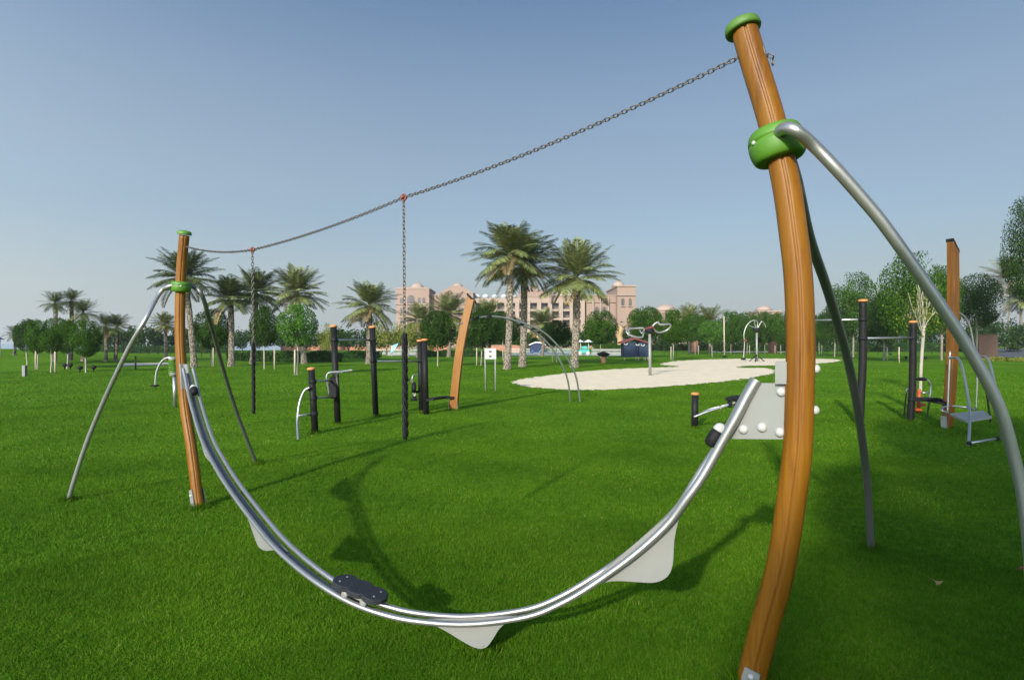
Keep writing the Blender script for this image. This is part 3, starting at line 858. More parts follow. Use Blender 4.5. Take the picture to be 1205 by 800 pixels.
# black bench board to the plank
MB().add([*P((502, 468.5, Y5), (508, 467.5, Y5 - .15), (520, 466, bl.y - .15), (536, 465.5, bl.y - .05)), *P((536, 468.5, bl.y + .12), (520, 469, bl.y + .12), (508, 470.5, Y5 + .15), (502, 471.5, Y5))], [tuple(range(8))])
bb = MB(); ring = P((501, 469.5, Y5 - .1), (510, 468.7, Y5 - .14), (522, 467, bl.y - .15), (534, 466.8, bl.y - .1), (536, 465.6, bl.y + .12), (524, 465.6, bl.y + .16), (511, 467.2, Y5 + .16), (502, 468.2, Y5 + .12))
zc = [p.copy() for p in ring]
bb.add(ring + [p - UP * .045 for p in ring], [tuple(range(8)), tuple(range(15, 7, -1))] + [(k, (k + 1) % 8, 8 + (k + 1) % 8, 8 + k) for k in range(8)])
bb.build('bench_board', M['rubber'], fl)
# pedal unit on the twin posts
pc = at(487, 456, Y4 - .1)
pu = MB().lathe([(.05, -.05), (.12, -.045), (.13, 0), (.12, .045), (.05, .05)], pc, (1, .25, 0), 22).build('pedal_unit', M['rubber'], fl)
bar(pu, [pc, pc + Vector((-.06, -.05, .16)), pc + Vector((-.12, -.05, .17))], .014, 'steel', 'crank', 3)
bar(pu, [pc, pc + Vector((.04, -.02, -.16)), pc + Vector((.0, -.02, -.2))], .014, 'steel', 'crank', 3)
MB().box(pc + Vector((-.13, -.05, .18)), (.10, .08, .04), None, .01).build('pedal', M['black'], pu)
MB().box(pc + Vector((.02, -.02, -.21)), (.10, .08, .04), None, .01).build('pedal', M['black'], pu)
bar(pu, P((486.5, 456, Y4 - .1), (485, 446, Y4 - .14), (487, 441, Y4 - .1), (492, 441, Y4 - .04)), .016, 'steel', 'grip_bar')
bar(fl, P((486, 461, Y4 - .1), (496, 461, Y4)), .03, 'black', 'bracket')
MB().tube([at(483.5, 470, Y4 - .1), at(491, 470, Y4 - .1)], .035, 12).build('foot_roller', M['rubber'], fl)
bar(fl, P((486.5, 457, Y4 - .1), (487, 470, Y4 - .1)), .02, 'steel', 'bracket')
# arched ladder
g1, g2 = gnd(671, 472), gnd(683, 473)
def arch(pix, Y0, Ye, end, name='arch_tube'):
    n = len(pix); pts = [at(x, y, Y0 + (Ye - Y0) * i / n) for i, (x, y) in enumerate(pix)] + [end - UP * .03]
    MB().tube(catmull(pts, 6), .024, 10).build(name, M['steel'], fl)
    return pts
a1 = arch([(538.5, 381.5), (549, 378), (560, 375), (575, 373), (594, 374.2), (612, 381), (631, 391.5), (649, 409), (662.5, 431.5), (669, 452)], bl.y + .05, g1.y, g1)
a2 = arch([(543, 380.3), (553, 377), (565, 373.5), (580, 372.2), (599, 375.2), (621, 382), (640, 391.2), (656.5, 407), (669, 424.5), (678, 444)], bl.y - .05, g2.y, g2)
for (pa, pb) in (((558, 375.6), (563, 373.8)), ((574, 373), (579, 372.2)), ((590, 373.8), (594, 374.2)), ((601, 376.3), (606, 376.7)), ((613, 381.5), (618, 380.5)), ((625, 387.5), (631, 386.5)), ((631.5, 391.8), (637.5, 389.8))):
    Ym = bl.y + (g1.y - bl.y) * ((pa[0] - 545) / 130)
    bar(fl, P((pa[0], pa[1], Ym - .1), (pb[0], pb[1], Ym + .1)), .034, 'rubber', 'rung')

# --- right exercise frame
fr_ = thing('exercise_frame', 'fitness frame with dark plank, step machine and grey seat, right of the big post', 'fitness frame', gnd(1071.5, 495))
q1, V1, s1 = gpost(fr_, (1015.5, 354), (1011.5, 501), 4.3, mids=((1013.2, 465), (1015.3, 420)))
q2, V2, s2 = gpost(fr_, (1074.5, 379), (1071, 496), 3.8, mids=((1073.4, 460), (1074.3, 420)))
q3, V3, s3 = gpost(fr_, (949, 376), (951, 495), 3.8)
b2 = gnd(1114.5, 503.5)
w2 = blade(fr_, [(1114.3, 504), (1118.2, 455), (1120.8, 400), (1121.6, 340), (1121.2, 285)], b2.y, 10.5, .12, .42, 'wood_dark', .20)
bar(fr_, P((950, 377, V3), (1015, 376, V1)), .021, name='high_bar'); bar(fr_, P((1015.4, 398, V1), (1074.4, 397.5, V2)), .022, name='high_bar')
for (q, y_, Y_, r_) in ((1015.4, 376, V1, s1), (1015.4, 398, V1, s1), (1074.4, 397.5, V2, s2), (1073, 470, V2, s2)):
    clamp(fr_, at(q, y_, Y_), r_)
bb = MB(); ring = P((1075, 470, V2 - .12), (1090, 470, V2 - .16), (1103, 472, b2.y - .05), (1114, 474.5, b2.y - .12), (1114, 470, b2.y + .14), (1104, 467.8, b2.y + .2), (1090, 467.2, V2 + .14), (1075, 467.2, V2 + .12))
bb.add(ring + [p - UP * .04 for p in ring], [tuple(range(8)), tuple(range(15, 7, -1))] + [(k, (k + 1) % 8, 8 + (k + 1) % 8, 8 + k) for k in range(8)])
bb.build('bench_board', M['rubber'], fr_)
# step machine: two side hoops, saddle pad and red column
Yk = V2 + .25
bar(fr_, P((1076, 452, Yk), (1070, 455, Yk), (1066.5, 463, Yk)) + [gnd(1064, 488.5)], .019, 'steel', 'hoop')
bar(fr_, P((1079, 446, Yk), (1086, 445.4, Yk), (1091.5, 447, Yk), (1095, 455, Yk), (1093.4, 473, Yk)) + [gnd(1091, 491)], .019, 'steel', 'hoop')
bar(fr_, P((1085, 462, Yk), (1094, 462, Yk)), .017, 'steel', 'rung')
MB().box(at(1084.2, 446, Yk), (.2, .12, .07), None, .03).build('hand_pad', M['rubber'], fr_)
bar(fr_, P((1081.8, 458, Yk), (1080.6, 486, Yk)), .034, 'red', 'red_column')
for (x, y) in ((1079, 482), (1084, 476)):
    MB().box(at(x, y, Yk - .08), (.13, .16, .05), None, .015).build('footrest', M['red'], fr_)
# seat machine hanging on the plank
Ys = b2.y - .3
st = MB().plate(P((1118, 487.6, 10.35), (1137, 496.2, 9.9), (1167, 491.2, 9.95), (1157, 484, 10.45)), UP * .035).build('seat', M['zinc'], fr_)
bar(fr_, P((1118, 413, Ys), (1116.4, 450, Ys), (1115, 487, Ys)), .017, 'steel', 'upright_tube')
bar(fr_, P((1116, 421, Ys), (1122, 420.6, Ys - .1), (1127, 421.5, Ys - .3), (1131.4, 429, Ys - .5), (1136, 449, Ys - .8), (1140.2, 476, Ys - 1.1), (1141, 499, Ys - 1.4)) + [gnd(1139.3, 525)], .021, 'steel', 'side_frame')
bar(fr_, P((1149, 419.4, Ys), (1155, 419.4, Ys - .1), (1161, 420.5, Ys - .25), (1165.2, 429, Ys - .4), (1169.4, 445.5, Ys - .6), (1174, 468, Ys - .9), (1177, 492, Ys - 1.15)) + [gnd(1178, 517)], .021, 'steel', 'side_frame')
bar(fr_, P((1115.5, 486, Ys), (1109, 483.4, Ys - .05), (1108.5, 480.4, Ys + .05), (1112, 478.4, Ys + .15), (1120, 477.7, Ys + .25), (1137, 479.3, Ys + .2), (1148.5, 482, Ys)), .02, 'steel', 'seat_hoop')
bar(fr_, P((1150, 420, Ys), (1149.7, 455, Ys), (1148.5, 482, Ys)), .014, 'steel', 'upright_tube')
Yf = gnd(1139.3, 525).y
bar(fr_, P((1142, 521.2, Yf), (1173, 516, Yf + .15)), .02, 'steel', 'foot_bar')
for (x, y, Y_) in ((1140.5, 521.5, Yf), (1173.5, 516, Yf + .15)):
    MB().ball(at(x, y, Y_), .036, 12).build('rubber_tip', M['rubber'], fr_)
g3 = gnd(1186, 500)
MB().tube(catmull(P((1119, 366, b2.y), (1127, 367.5, b2.y), (1136, 374, b2.y), (1142, 387, b2.y), (1146.5, 408, b2.y), (1158, 445, b2.y)) + [gnd(1166, 497)], 6), .02, 10).build('arch_tube', M['steel_dark'], fr_)

# --- short post with the swivelling bar, behind the big post
sw = thing('twist_bar', 'short black post with orange cap and a slanting steel arm before the sand', 'fitness device', gnd(817.5, 503))
g_, Yw, rw = gpost(sw, (818, 463.5), (817.3, 503.5), 3.9)
bar(sw, P((816.5, 490.5, Yw - .08), (832, 484.5, Yw - .1), (848, 479.5, Yw - .1), (868, 472.5, Yw - .1)), .022, 'steel', 'arm')
bar(sw, P((817, 491, Yw - .05), (832, 482.5, Yw + .05), (848, 478, Yw), (858, 475, Yw - .05)), .016, 'steel', 'arm')
MB().box(at(863, 468.5, Yw - .1), (.28, .10, .09), Matrix.Rotation(-.15, 3, 'Y'), .03).build('hand_pad', M['rubber'], sw)
MB().box(at(859, 475.5, Yw - .1), (.07, .09, .13), None, .02).build('clamp', M['rubber'], sw)
MB().ball(at(848, 479.4, Yw - .1), .035, 12).build('joint', M['zinc'], sw)
bar(sw, P((866, 469, Yw - .1), (866, 489, Yw - .05)) + [gnd(866, 501)], .03, 'black', 'support_post')

# --- spring pod with hoop beside the left post
gs = gnd(206, 479)
spn = thing('spring_pole', 'silver pole with green coil spring and curved side arm, beside the left wooden post', 'play equipment', gs)
bar(spn, [gs - UP * .05, at(205, 441, gs.y)], .043, 'steel', 'pole', n=16)
coil = [at(203.5, 441 - 17 * k / 90, gs.y) + Vector((math.cos(k * 2 * PI / 13) * .085, math.sin(k * 2 * PI / 13) * .085, 0)) for k in range(91)]
MB().tube(coil, .016, 8).build('spring', M['green'], spn)
MB().lathe([(.06, -.05), (.09, -.04), (.09, .04), (.06, .05)], at(204, 440, gs.y), (0, 0, 1), 18).build('collar', M['zinc'], spn)
MB().lathe([(.06, -.03), (.1, -.02), (.1, .03), (.05, .05)], at(203.2, 422.5, gs.y), (0, 0, 1), 18).build('hub', M['zinc'], spn)
bar(spn, P((206, 421, gs.y), (198, 420.8, gs.y), (192, 423.5, gs.y), (187, 430.5, gs.y), (183.6, 441, gs.y), (182.7, 455.5, gs.y)), .026, 'steel', 'curved_arm')
tp = MB(); cf = at(182.5, 453.2, gs.y)
tp.lathe([(.02, -.03), (.09, -.028), (.10, -.01), (.09, .01), (.03, .018)], cf, (0, 0, 1), 16); tp.build('foot_pad', M['rubber'], spn)

# --- information sign
gn = gnd(571.5, 460); gn2 = gnd(583, 460.3)
sg = thing('notice_sign', 'small white notice panel with two dark pictograms on twin thin posts', 'sign', gn)
for g_, x in ((gn, 570.6), (gn2, 582.8)):
    bar(sg, [g_ - UP * .03, at(x, 409.5, gn.y)], .024, 'zinc', 'post')
cs = at(577.2, 416.3, gn.y)
pw = 13.6 / F * gn.y; ph = 13 / F * gn.y
pn = MB().box(cs - Vector((0, .035, 0)), (pw, .03, ph), None, .012).build('panel', M['white'], sg)
for dz in (.075, -.085):
    k = MB()
    k.box(cs + Vector((-.005, -.0525, dz)), (.085, .004, .045))
    k.build('pictogram', M['black'], pn)

# --- spinners in the sand
gp = gnd(765, 441.7)
s1_ = thing('rotating_spinner', 'silver pole with dark red hub and looped steel handles standing in the near sand', 'play equipment', gp)
bar(s1_, [gp - UP * .05, at(764.6, 393, gp.y)], .072, 'zinc', 'pole', n=18)
MB().lathe([(.16, -.1), (.24, -.04), (.25, .06), (.2, .12), (.05, .15)], at(764.3, 389.8, gp.y), (.12, 0, 1), 20).build('bearing', M['rubber'], s1_)
MB().box(at(764, 386, gp.y), (.46, .3, .13), Matrix.Rotation(-.25, 3, 'Y'), .05).build('hub', M['maroon'], s1_)
Yp = gp.y
bar(s1_, P((757.5, 386, Yp), (748, 386.2, Yp), (739.5, 387, Yp - .1), (737.2, 389.6, Yp - .2), (740, 393.6, Yp - .3), (748, 396.4, Yp - .3), (755.5, 396.6, Yp - .2), (757, 392.5, Yp - .1), (758.2, 387, Yp)), .045, 'steel', 'loop_handle')
bar(s1_, P((738, 387.4, Yp), (740.2, 391, Yp - .4), (740, 393.6, Yp - .3)), .035, 'steel', 'loop_handle')
bar(s1_, P((753, 388.5, Yp), (755, 392, Yp - .2), (757.4, 389.4, Yp - .1)), .035, 'steel', 'loop_handle')
bar(s1_, P((768, 383.8, Yp), (771, 380.5, Yp), (774.5, 379.3, Yp), (776, 381.6, Yp), (782, 381.8, Yp), (788, 381.3, Yp + .1), (788.8, 384.2, Yp + .2), (785, 388.2, Yp + .3), (778, 390.8, Yp + .3), (773, 390.4, Yp + .2), (769, 387, Yp)), .045, 'steel', 'loop_handle')
gq = gnd(890.6, 425.2); Yq = gq.y
s2_ = thing('climbing_spinner', 'silver mast with black hub, bent tubes and tripod feet behind the far sand', 'play equipment', gq)
bar(s2_, [gq - UP * .05, at(890.5, 391, Yq)], .085, 'zinc', 'pole', n=16)
MB().lathe([(.12, -.2), (.24, -.12), (.27, .08), (.2, .17), (.05, .2)], at(890, 388.6, Yq), (0, 0, 1), 18).build('hub', M['rubber'], s2_)
for (x, y) in ((882, 425.3), (899.6, 425.3), (888.4, 426)):
    bar(s2_, [at(890.5, 417, Yq), gnd(x, y)], .04, 'black', 'leg')
for pix in (((889, 386), (885.5, 384.5), (882, 383)), ((889.5, 386), (888.2, 381), (887.6, 377.5)), ((890.5, 386), (891.6, 381), (891, 378)), ((891.8, 386), (894, 381.6), (896.4, 377.8)), ((887.6, 377.3), (889.5, 377), (891.2, 378)), ((896.4, 377.8), (899.5, 381), (901.2, 385.4))):
    bar(s2_, [at(x, y, Yq) for x, y in pix], .032, 'steel', 'bent_tube')
bar(s2_, P((888, 376.4, Yq), (884, 378, Yq), (880, 381.5, Yq), (877, 387, Yq), (875.4, 394, Yq), (876, 403, Yq), (875.6, 412, Yq), (874.8, 421, Yq)), .045, 'steel', 'curved_arm')
MB().lathe([(.05, -.1), (.2, -.08), (.22, 0), (.12, .06)], at(874.7, 422.3, Yq), (0, 0, 1), 16).build('foot_pad', M['rubber'], s2_)
MB().box(at(877, 400.5, Yq), (.24, .16, .28), None, .05).build('seat', M['maroon'], s2_)
gt_ = gnd(852.5, 420.6)
tpst = thing('tall_pole', 'tall thin pale pole on a round black base behind the sand pit', 'pole', gt_)
bar(tpst, [gt_, at(851.9, 372, gt_.y)], .075, 'stake', 'pole')
MB().lathe([(.24, 0), (.24, .12), (.12, .16), (.1, .26)], gt_, (0, 0, 1), 16).build('base', M['rubber'], tpst)

# --- playhouse
gh = gnd(747, 424); Yh = gh.y; k_ = Yh / F
ph_ = thing('playhouse', 'dark blue playhouse with maroon pitched roof on short stilts beside the sand', 'playhouse', gh)
def hb(x0, x1, y0, y1, dep, off=0):
    a, c = at(x0, y1, Yh), at(x1, y0, Yh)
    return Vector(((a.x + c.x) / 2, Yh + dep / 2 + off, (a.z + c.z) / 2)), (c.x - a.x, dep, c.z - a.z)
for (x0, x1) in ((734, 748.5), (752, 763)):
    c, s = hb(x0, x1, 402.5, 420, 1.5)
    wl = MB().box(c, s, None, .02).build('wall', M['blue'], ph_)
    for y in (408, 414):
        c2, s2b = hb(x0, x1, y - .25, y + .25, .02, -.022); MB().box(c2, s2b).build('plank_joint', M['navy'], wl)
c, s = hb(748.6, 751.9, 404, 420, 1.2, .3); MB().box(c, s).build('doorway', M['navy'], ph_)
rp = [at(730.5, 402.5, Yh), at(746, 397.2, Yh), at(763, 402.5, Yh), at(763, 404.2, Yh), at(746, 399.2, Yh), at(730.5, 404.2, Yh)]
MB().plate([p + Vector((0, .75, 0)) for p in rp], (0, 1.9, 0)).build('roof', M['maroon'], ph_)
for x in (735.5, 748.5, 752, 758, 760, 763):
    bar(ph_, [gnd(x, 424) + Vector((0, .2, 0)), at(x, 419, Yh + .2)], .05, 'stake', 'stilt')
for (x, y) in ((736.5, 403.5), (750.3, 404.5), (756.5, 405)):
    pts = [at(x + 2.0 * math.cos(a), y + 2.0 * math.sin(a), Yh - .03) for a in [PI * .95 * q / 10 + .1 for q in range(11)]]
    MB().tube(pts, .045, 8).build('porthole_rim', M['white'], ph_)
# --- spinning bowl
gb_ = gnd(710, 427)
bw = thing('spinner_bowl', 'black dish seat on an orange brown base between the palm and the playhouse', 'play equipment', gb_)
MB().lathe([(.05, 0), (.22, .0), (.2, .3), (.16, .5)], gb_, (0, 0, 1), 16).build('base', M['terracotta'], bw)
MB().lathe([(.12, -.18), (.4, -.1), (.55, .06), (.53, .1), (.3, .16), (.12, .25), (.001, .26)], gb_ + UP * .68, (.03, 0, 1), 24).build('dish', M['black'], bw)
for s in (-1, 1):
    bar(bw, [gb_ + Vector((s * .12, -.05, .3)), gb_ + Vector((s * .5, -.1, .62))], .03, 'steel', 'brace')
# ------------------------------------------------------------------ vegetation
def crown_mesh(name, mat, n, seed, leaf=.06, lumps=60, lumpy=.16, kind='clipped'):
    """leaf-sized faces spread through a unit crown; kind 'clipped' keeps a tight skin, 'loose' makes boughs with gaps"""
    r = np.random.default_rng(seed)
    d = r.normal(size=(lumps, 3)); d /= np.linalg.norm(d, axis=1)[:, None]
    rad = (r.uniform(.78, .92, lumps) if kind == 'clipped' else r.uniform(.45, .95, lumps))
    c = d * rad[:, None]
    if kind != 'clipped': c[:, 2] *= np.where(c[:, 2] < -.3, .8, 1)
    ci = r.integers(0, lumps, n)
    sg = lumpy * (1.0 if kind == 'clipped' else r.uniform(.7, 1.3, lumps)[ci])
    p = c[ci] + r.normal(size=(n, 3)) * (np.asarray(sg).reshape(-1, 1) if np.ndim(sg) else sg)
    inner = r.random(n) < (.34 if kind == 'clipped' else .12)
    q = r.normal(size=(n, 3)); q /= np.linalg.norm(q, axis=1)[:, None]
    p[inner] = q[inner] * r.uniform(.1, .75, inner.sum())[:, None]
    ln = np.linalg.norm(p, axis=1); lim = (1.0 + .05 * np.sin(p[:, 0] * 7 + seed) * np.cos(p[:, 1] * 6)) if kind == 'clipped' else 1.12
    over = ln > lim; p[over] *= (np.broadcast_to(lim, ln.shape)[over] / ln[over] * r.uniform(.9, 1.0, over.sum()))[:, None]
    out = p / np.maximum(np.linalg.norm(p, axis=1), 1e-6)[:, None]
    nn = out * .7 + r.normal(size=(n, 3)) * .6 + np.array([0, 0, .25]); nn /= np.linalg.norm(nn, axis=1)[:, None]
    t = np.cross(nn, r.normal(size=(n, 3))); t /= np.linalg.norm(t, axis=1)[:, None]; b = np.cross(nn, t)
    s = (leaf * r.uniform(.55, 1.25, n))[:, None]
    V = np.stack([p - t * s, p - b * s * .45, p + t * s, p + b * s * .45], 1)
    return np_mesh(name, V.reshape(-1, 3), 4, [mat])

CROWNS = {
    'a': crown_mesh('crown', M['leaf'], 13000, 1, .046, 170, .10), 'b': crown_mesh('crown', M['leaf'], 13000, 2, .047, 130, .11),
    'd': crown_mesh('crown', M['leaf_dark'], 13000, 3, .047, 150, .105), 'g': crown_mesh('crown', M['leaf_bright'], 9000, 4, .052, 70, .14),
    'l': crown_mesh('crown', M['leaf'], 17000, 5, .036, 46, .155), 'm': crown_mesh('crown', M['leaf_dark'], 17000, 6, .036, 42, .16),
    'e': crown_mesh('crown', M['leaf_dark'], 26000, 8, .026, 120, .11),
}
rot = 0.0
def tree(label, base, cx, cy, w_, h_, var, group, stake=None, name='round_tree', tw=.042, bark='pale_bark', cat='tree'):
    global rot
    if name == 'round_tree': w_ *= 1.03; h_ *= 1.0; cy -= .5
    if stake is None and abs(base[0] - cx) > 2.5: stake = base[0]
    base = (cx, base[1])
    g = gnd(*base); Y = g.y; k = Y / F
    c = at(cx, cy, Y); rx, rz = w_ * k / 2, h_ * k / 2
    o = thing(name, label, cat, g, group)
    tb = MB(); top = c - UP * rz * .55
    mid = g.lerp(top, .5) + Vector((random.uniform(-.05, .05), 0, 0))
    tb.tube(catmull([g - UP * .06, g + UP * .12, mid, top], 4), [tw * 1.35, tw * 1.1] + [tw] * 11, 9)
    for q in range(5):
        a = 2 * PI * q / 5 + random.random(); e = top + Vector((math.cos(a) * rx * .6, math.sin(a) * rx * .6, rz * random.uniform(.4, 1.0)))
        tb.tube(catmull([top - UP * .02, top.lerp(e, .5) + UP * .06 * rz, e], 3), [tw * .75 - tw * .55 * i / 6 for i in range(7)], 6)
    tb.build('trunk', M[bark], o)
    cr = link('crown', CROWNS[var], o, c - g); cr.scale = (rx, rx, rz); rot += 1.9; cr.rotation_euler = (0, 0, rot)
    if stake is not None:
        s0 = gnd(stake, base[1] + .3)
        MB().tube([s0 - UP * .05, s0 + UP * min(1.3, (c.z - rz * .8 - s0.z))], .045, 7).build('stake', M['stake'], o)
    return o
GL = 'round clipped trees on the left mound'; GM = 'round clipped trees in the middle row'; GB = 'round clipped trees behind the sand'; GR = 'leafy trees on the right'
for args in [
    ('round clipped tree, leftmost of the cluster on the grassy mound', (33, 430), 32, 395, 27, 40, 'd', GL, None),
    ('narrow clipped tree second from left on the grassy mound', (45, 434.5), 44, 396, 25, 42, 'a', GL, 42),
    ('small low round tree third from left on the grassy mound', (57, 438), 60, 402, 24, 30, 'b', GL, 65),
    ('round clipped tree behind the low one in the middle of the mound cluster', (66, 430), 66, 390, 28, 34, 'a', GL, None),
    ('clipped tree fourth from left on the grassy mound, left of the largest', (79.5, 434), 79, 396, 25, 42, 'b', GL, None),
    ('largest round clipped tree at the right end of the mound cluster', (102, 438.5), 101, 398, 34, 46, 'a', GL, None),
    ('round clipped tree right behind the left wooden post', (256, 431), 249, 387.5, 42, 50, 'a', GM, 251),
    ('round clipped tree directly right of the farther hanging chain', (310, 434), 311, 384.5, 33, 50, 'd', GM, 323),
    ('bright clipped tree midway between the farther hanging chain and the black posts', (343, 441.5), 350, 383, 46, 50, 'g', GM, 347),
    ('round dark tree between the nearer hanging chain and the light wooden plank', (513, 431), 515, 389, 42, 48, 'd', GM, None),
    ('round dark tree just right of the light wooden plank', (552, 430), 566, 386, 48, 50, 'd', GM, 561),
    ('dark rounded tree directly behind the two tall palm trunks', (590, 424), 592, 386, 42, 40, 'd', GM, None),
    ('wide dark tree under the arched ladder between the tall palm trunks', (652, 426), 655, 392, 37, 30, 'd', GM, 650),
    ('big round tree directly right of the third tall palm trunk', (706, 421.5), 707, 385, 42, 41, 'a', GM, None),
    ('round tree right behind the blue playhouse roof', (762, 421), 759, 380, 42, 40, 'b', GB, None),
    ('dark round tree right beneath the near spinner handles', (789, 423.5), 792, 384, 38, 42, 'a', GB, 789.6),
    ('round tree right of the near spinner, before the two pale palms', (822, 417), 818, 386, 34, 36, 'b', GB, None),
    ('small bright bushy tree right in front of the pale palms beside the tall pole', (837, 420), 838, 391, 33, 29, 'g', GB, None),
    ('clipped tree directly behind the tall thin pale pole', (861, 416), 860, 385, 30, 40, 'a', GB, None),
    ('clipped tree between the tall pole and the climbing spinner', (880, 416.4), 879, 386, 31, 39, 'b', GB, 882),
    ('clipped tree right of the climbing spinner hub', (899, 416), 900, 385.5, 31, 40, 'a', GB, None),
    ('clipped tree against the left edge of the big right post', (916, 416.4), 919, 386, 30, 39, 'a', GB, 912),
    ('clipped tree seen just right of the big right post', (960, 417), 964, 388, 28, 36, 'b', GB, 967),
]:
    tree(*args)
for args in [
    ('tall bushy tree behind the taller black post of the right exercise frame', (1003, 420), 1004, 358, 56, 78, 'l', GR, 998, 'leafy_tree', .10, 'bark'),
    ('low leafy tree filling the gap between the back strut and the big post', (984, 420), 982, 380, 36, 46, 'm', GR, None, 'leafy_tree', .08, 'bark'),
    ('broad leafy tree, tallest behind the shorter black post on the right', (1066, 427), 1072, 349, 74, 108, 'l', GR, 1058, 'leafy_tree', .12, 'bark'),
    ('dark leafy tree between the two black posts of the right exercise frame', (1040, 424), 1040, 375, 46, 62, 'm', GR, 1044, 'leafy_tree', .09, 'bark'),
    ('leafy tree partly hidden behind the dark wooden plank on the right', (1110, 424), 1108, 352, 44, 84, 'l', GR, None, 'leafy_tree', .10, 'bark'),
    ('dark leafy tree right of the dark wooden plank, left of the brick pillar', (1150, 423), 1149, 354, 52, 66, 'm', GR, 1143, 'leafy_tree', .10, 'bark'),
    ('tall dense dark tree cut by the right edge of the picture', (1224, 428), 1224, 292, 76, 142, 'e', GR, None, 'leafy_tree', .13, 'bark'),
]:
    tree(*args)

# bare sapling
gsap = gnd(1083, 461)
sap = thing('bare_sapling', 'slender pale trunked sapling with forked bare branches, right of the shorter black post', 'tree', gsap)
tb = MB(); kY = gsap.y
tb.tube(catmull(P((1083, 462, kY), (1084, 430, kY), (1086, 402, kY), (1087, 388, kY)), 5), .048, 10)
def twig(a, b_, r_, dep):
    m = a.lerp(b_, .5) + Vector((random.uniform(-.06, .06), random.uniform(-.06, .06), 0))
    tb.tube(catmull([a, m, b_], 3), [r_ - r_ * .5 * i / 6 for i in range(7)], 6)
    if dep > 0:
        for q in range(3):
            d = (b_ - a).normalized() * (b_ - a).length * random.uniform(.5, .8)
            twig(a.lerp(b_, random.uniform(.55, 1)), b_ + d + Vector((random.uniform(-.22, .22), random.uniform(-.22, .22), random.uniform(-.02, .12))), r_ * .5, dep - 1)
for e in ((1076, 366), (1081, 358), (1086, 352), (1092, 360), (1098, 369), (1088, 372)):
    twig(at(1086, 396 + random.uniform(-6, 6), kY), at(e[0], e[1], kY + random.uniform(-.3, .3)), .022, 1)
tb.build('trunk', M['pale_bark'], sap)
r_ = np.random.default_rng(5); n = 420
pc_ = np.array(at(1087, 366, kY)) - np.array(gsap)
pp = pc_ + r_.normal(size=(n, 3)) * np.array([.33, .33, .42]); nn = r_.normal(size=(n, 3)); nn /= np.linalg.norm(nn, axis=1)[:, None]
t_ = np.cross(nn, r_.normal(size=(n, 3))); t_ /= np.linalg.norm(t_, axis=1)[:, None]; b_ = np.cross(nn, t_)
link('leaves', np_mesh('leaves', np.stack([pp - t_ * .05, pp - b_ * .02, pp + t_ * .05, pp + b_ * .02], 1).reshape(-1, 3), 4, [M['leaf_yellow']]), sap)

# palms
def palm_crown(name, mats, seed, nf=56, lo=-30, dry=.07, pairs=42):
    r = np.random.default_rng(seed); V = []; I = []
    for f in range(nf):
        az = f * 2.39996 + r.uniform(-.25, .25); u = f / (nf - 1)
        el = math.radians(84 - (84 - lo) * u ** 1.15 + r.uniform(-9, 9)); L = r.uniform(.86, 1.1) * (.80 + .2 * min(1, u * 3))
        isdry = u > 1 - dry
        droop = r.uniform(.30, .85) * (1.0 if u < .7 else .8)
        tw = r.uniform(-.5, .5)
        h = np.array([math.cos(az), math.sin(az), 0]); z = np.array([0, 0, 1.0]); lat0 = np.cross(z, h)
        pts = []; p = np.zeros(3); ang = el; N = 14
        for i in range(N + 1):
            pts.append(p.copy()); d = h * math.cos(ang) + z * math.sin(ang); p = p + d * L / N
            ang -= droop * (1.35 / N) * (.35 + 1.3 * i / N)
        pts = np.array(pts)
        m = 1 if isdry else 0
        for i in range(N):                                    # rachis: a narrow folded strip
            wd = .012 * (1 - i / N) + .003
            a, b2 = pts[i], pts[i + 1]
            V += [a - lat0 * wd, a + lat0 * wd, b2 + lat0 * wd * .8, b2 - lat0 * wd * .8]; I.append(m)
        for s in range(pairs):
            t = .14 + .86 * (s + r.uniform(0, .6)) / pairs; fi = min(N - 1e-3, t * N); i = int(fi); q = pts[i] + (pts[i + 1] - pts[i]) * (fi - i)
            tan = pts[i + 1] - pts[i]; tan = tan / np.linalg.norm(tan); nrm_ = np.cross(lat0, tan); nrm_ /= np.linalg.norm(nrm_)
            ll = .30 * math.sin(math.pi * (.16 + .80 * t)) ** .7 * r.uniform(.8, 1.1)
            for sd in (-1, 1):
                dirv = lat0 * sd * .78 + tan * (.62 + .3 * t) + nrm_ * (-.30 if isdry else -.38 if t < .1 else r.uniform(.0, .34)) + np.array([0, 0, -.12])
                dirv /= np.linalg.norm(dirv); e = q + dirv * ll + np.array([0, 0, -.03 * ll])
                wv = np.cross(dirv, nrm_); wv = wv / np.linalg.norm(wv) * .0085
                mid = q + dirv * ll * .45
                V += [q, mid - wv, e, mid + wv]; I.append(m)
    return np_mesh(name, np.array(V), 4, mats, I)
PALMS = [palm_crown('crown', [M['frond'], M['dry']], 21), palm_crown('crown', [M['frond'], M['dry']], 22, 56, -40, .10), palm_crown('crown', [M['frond_dark'], M['dry']], 23, 56, -30, .04),
         palm_crown('crown', [M['frond'], M['dry']], 24, 46, -35, .55, 26), palm_crown('crown', [M['frond_dark'], M['dry']], 25, 50, -40, .06, 24)]
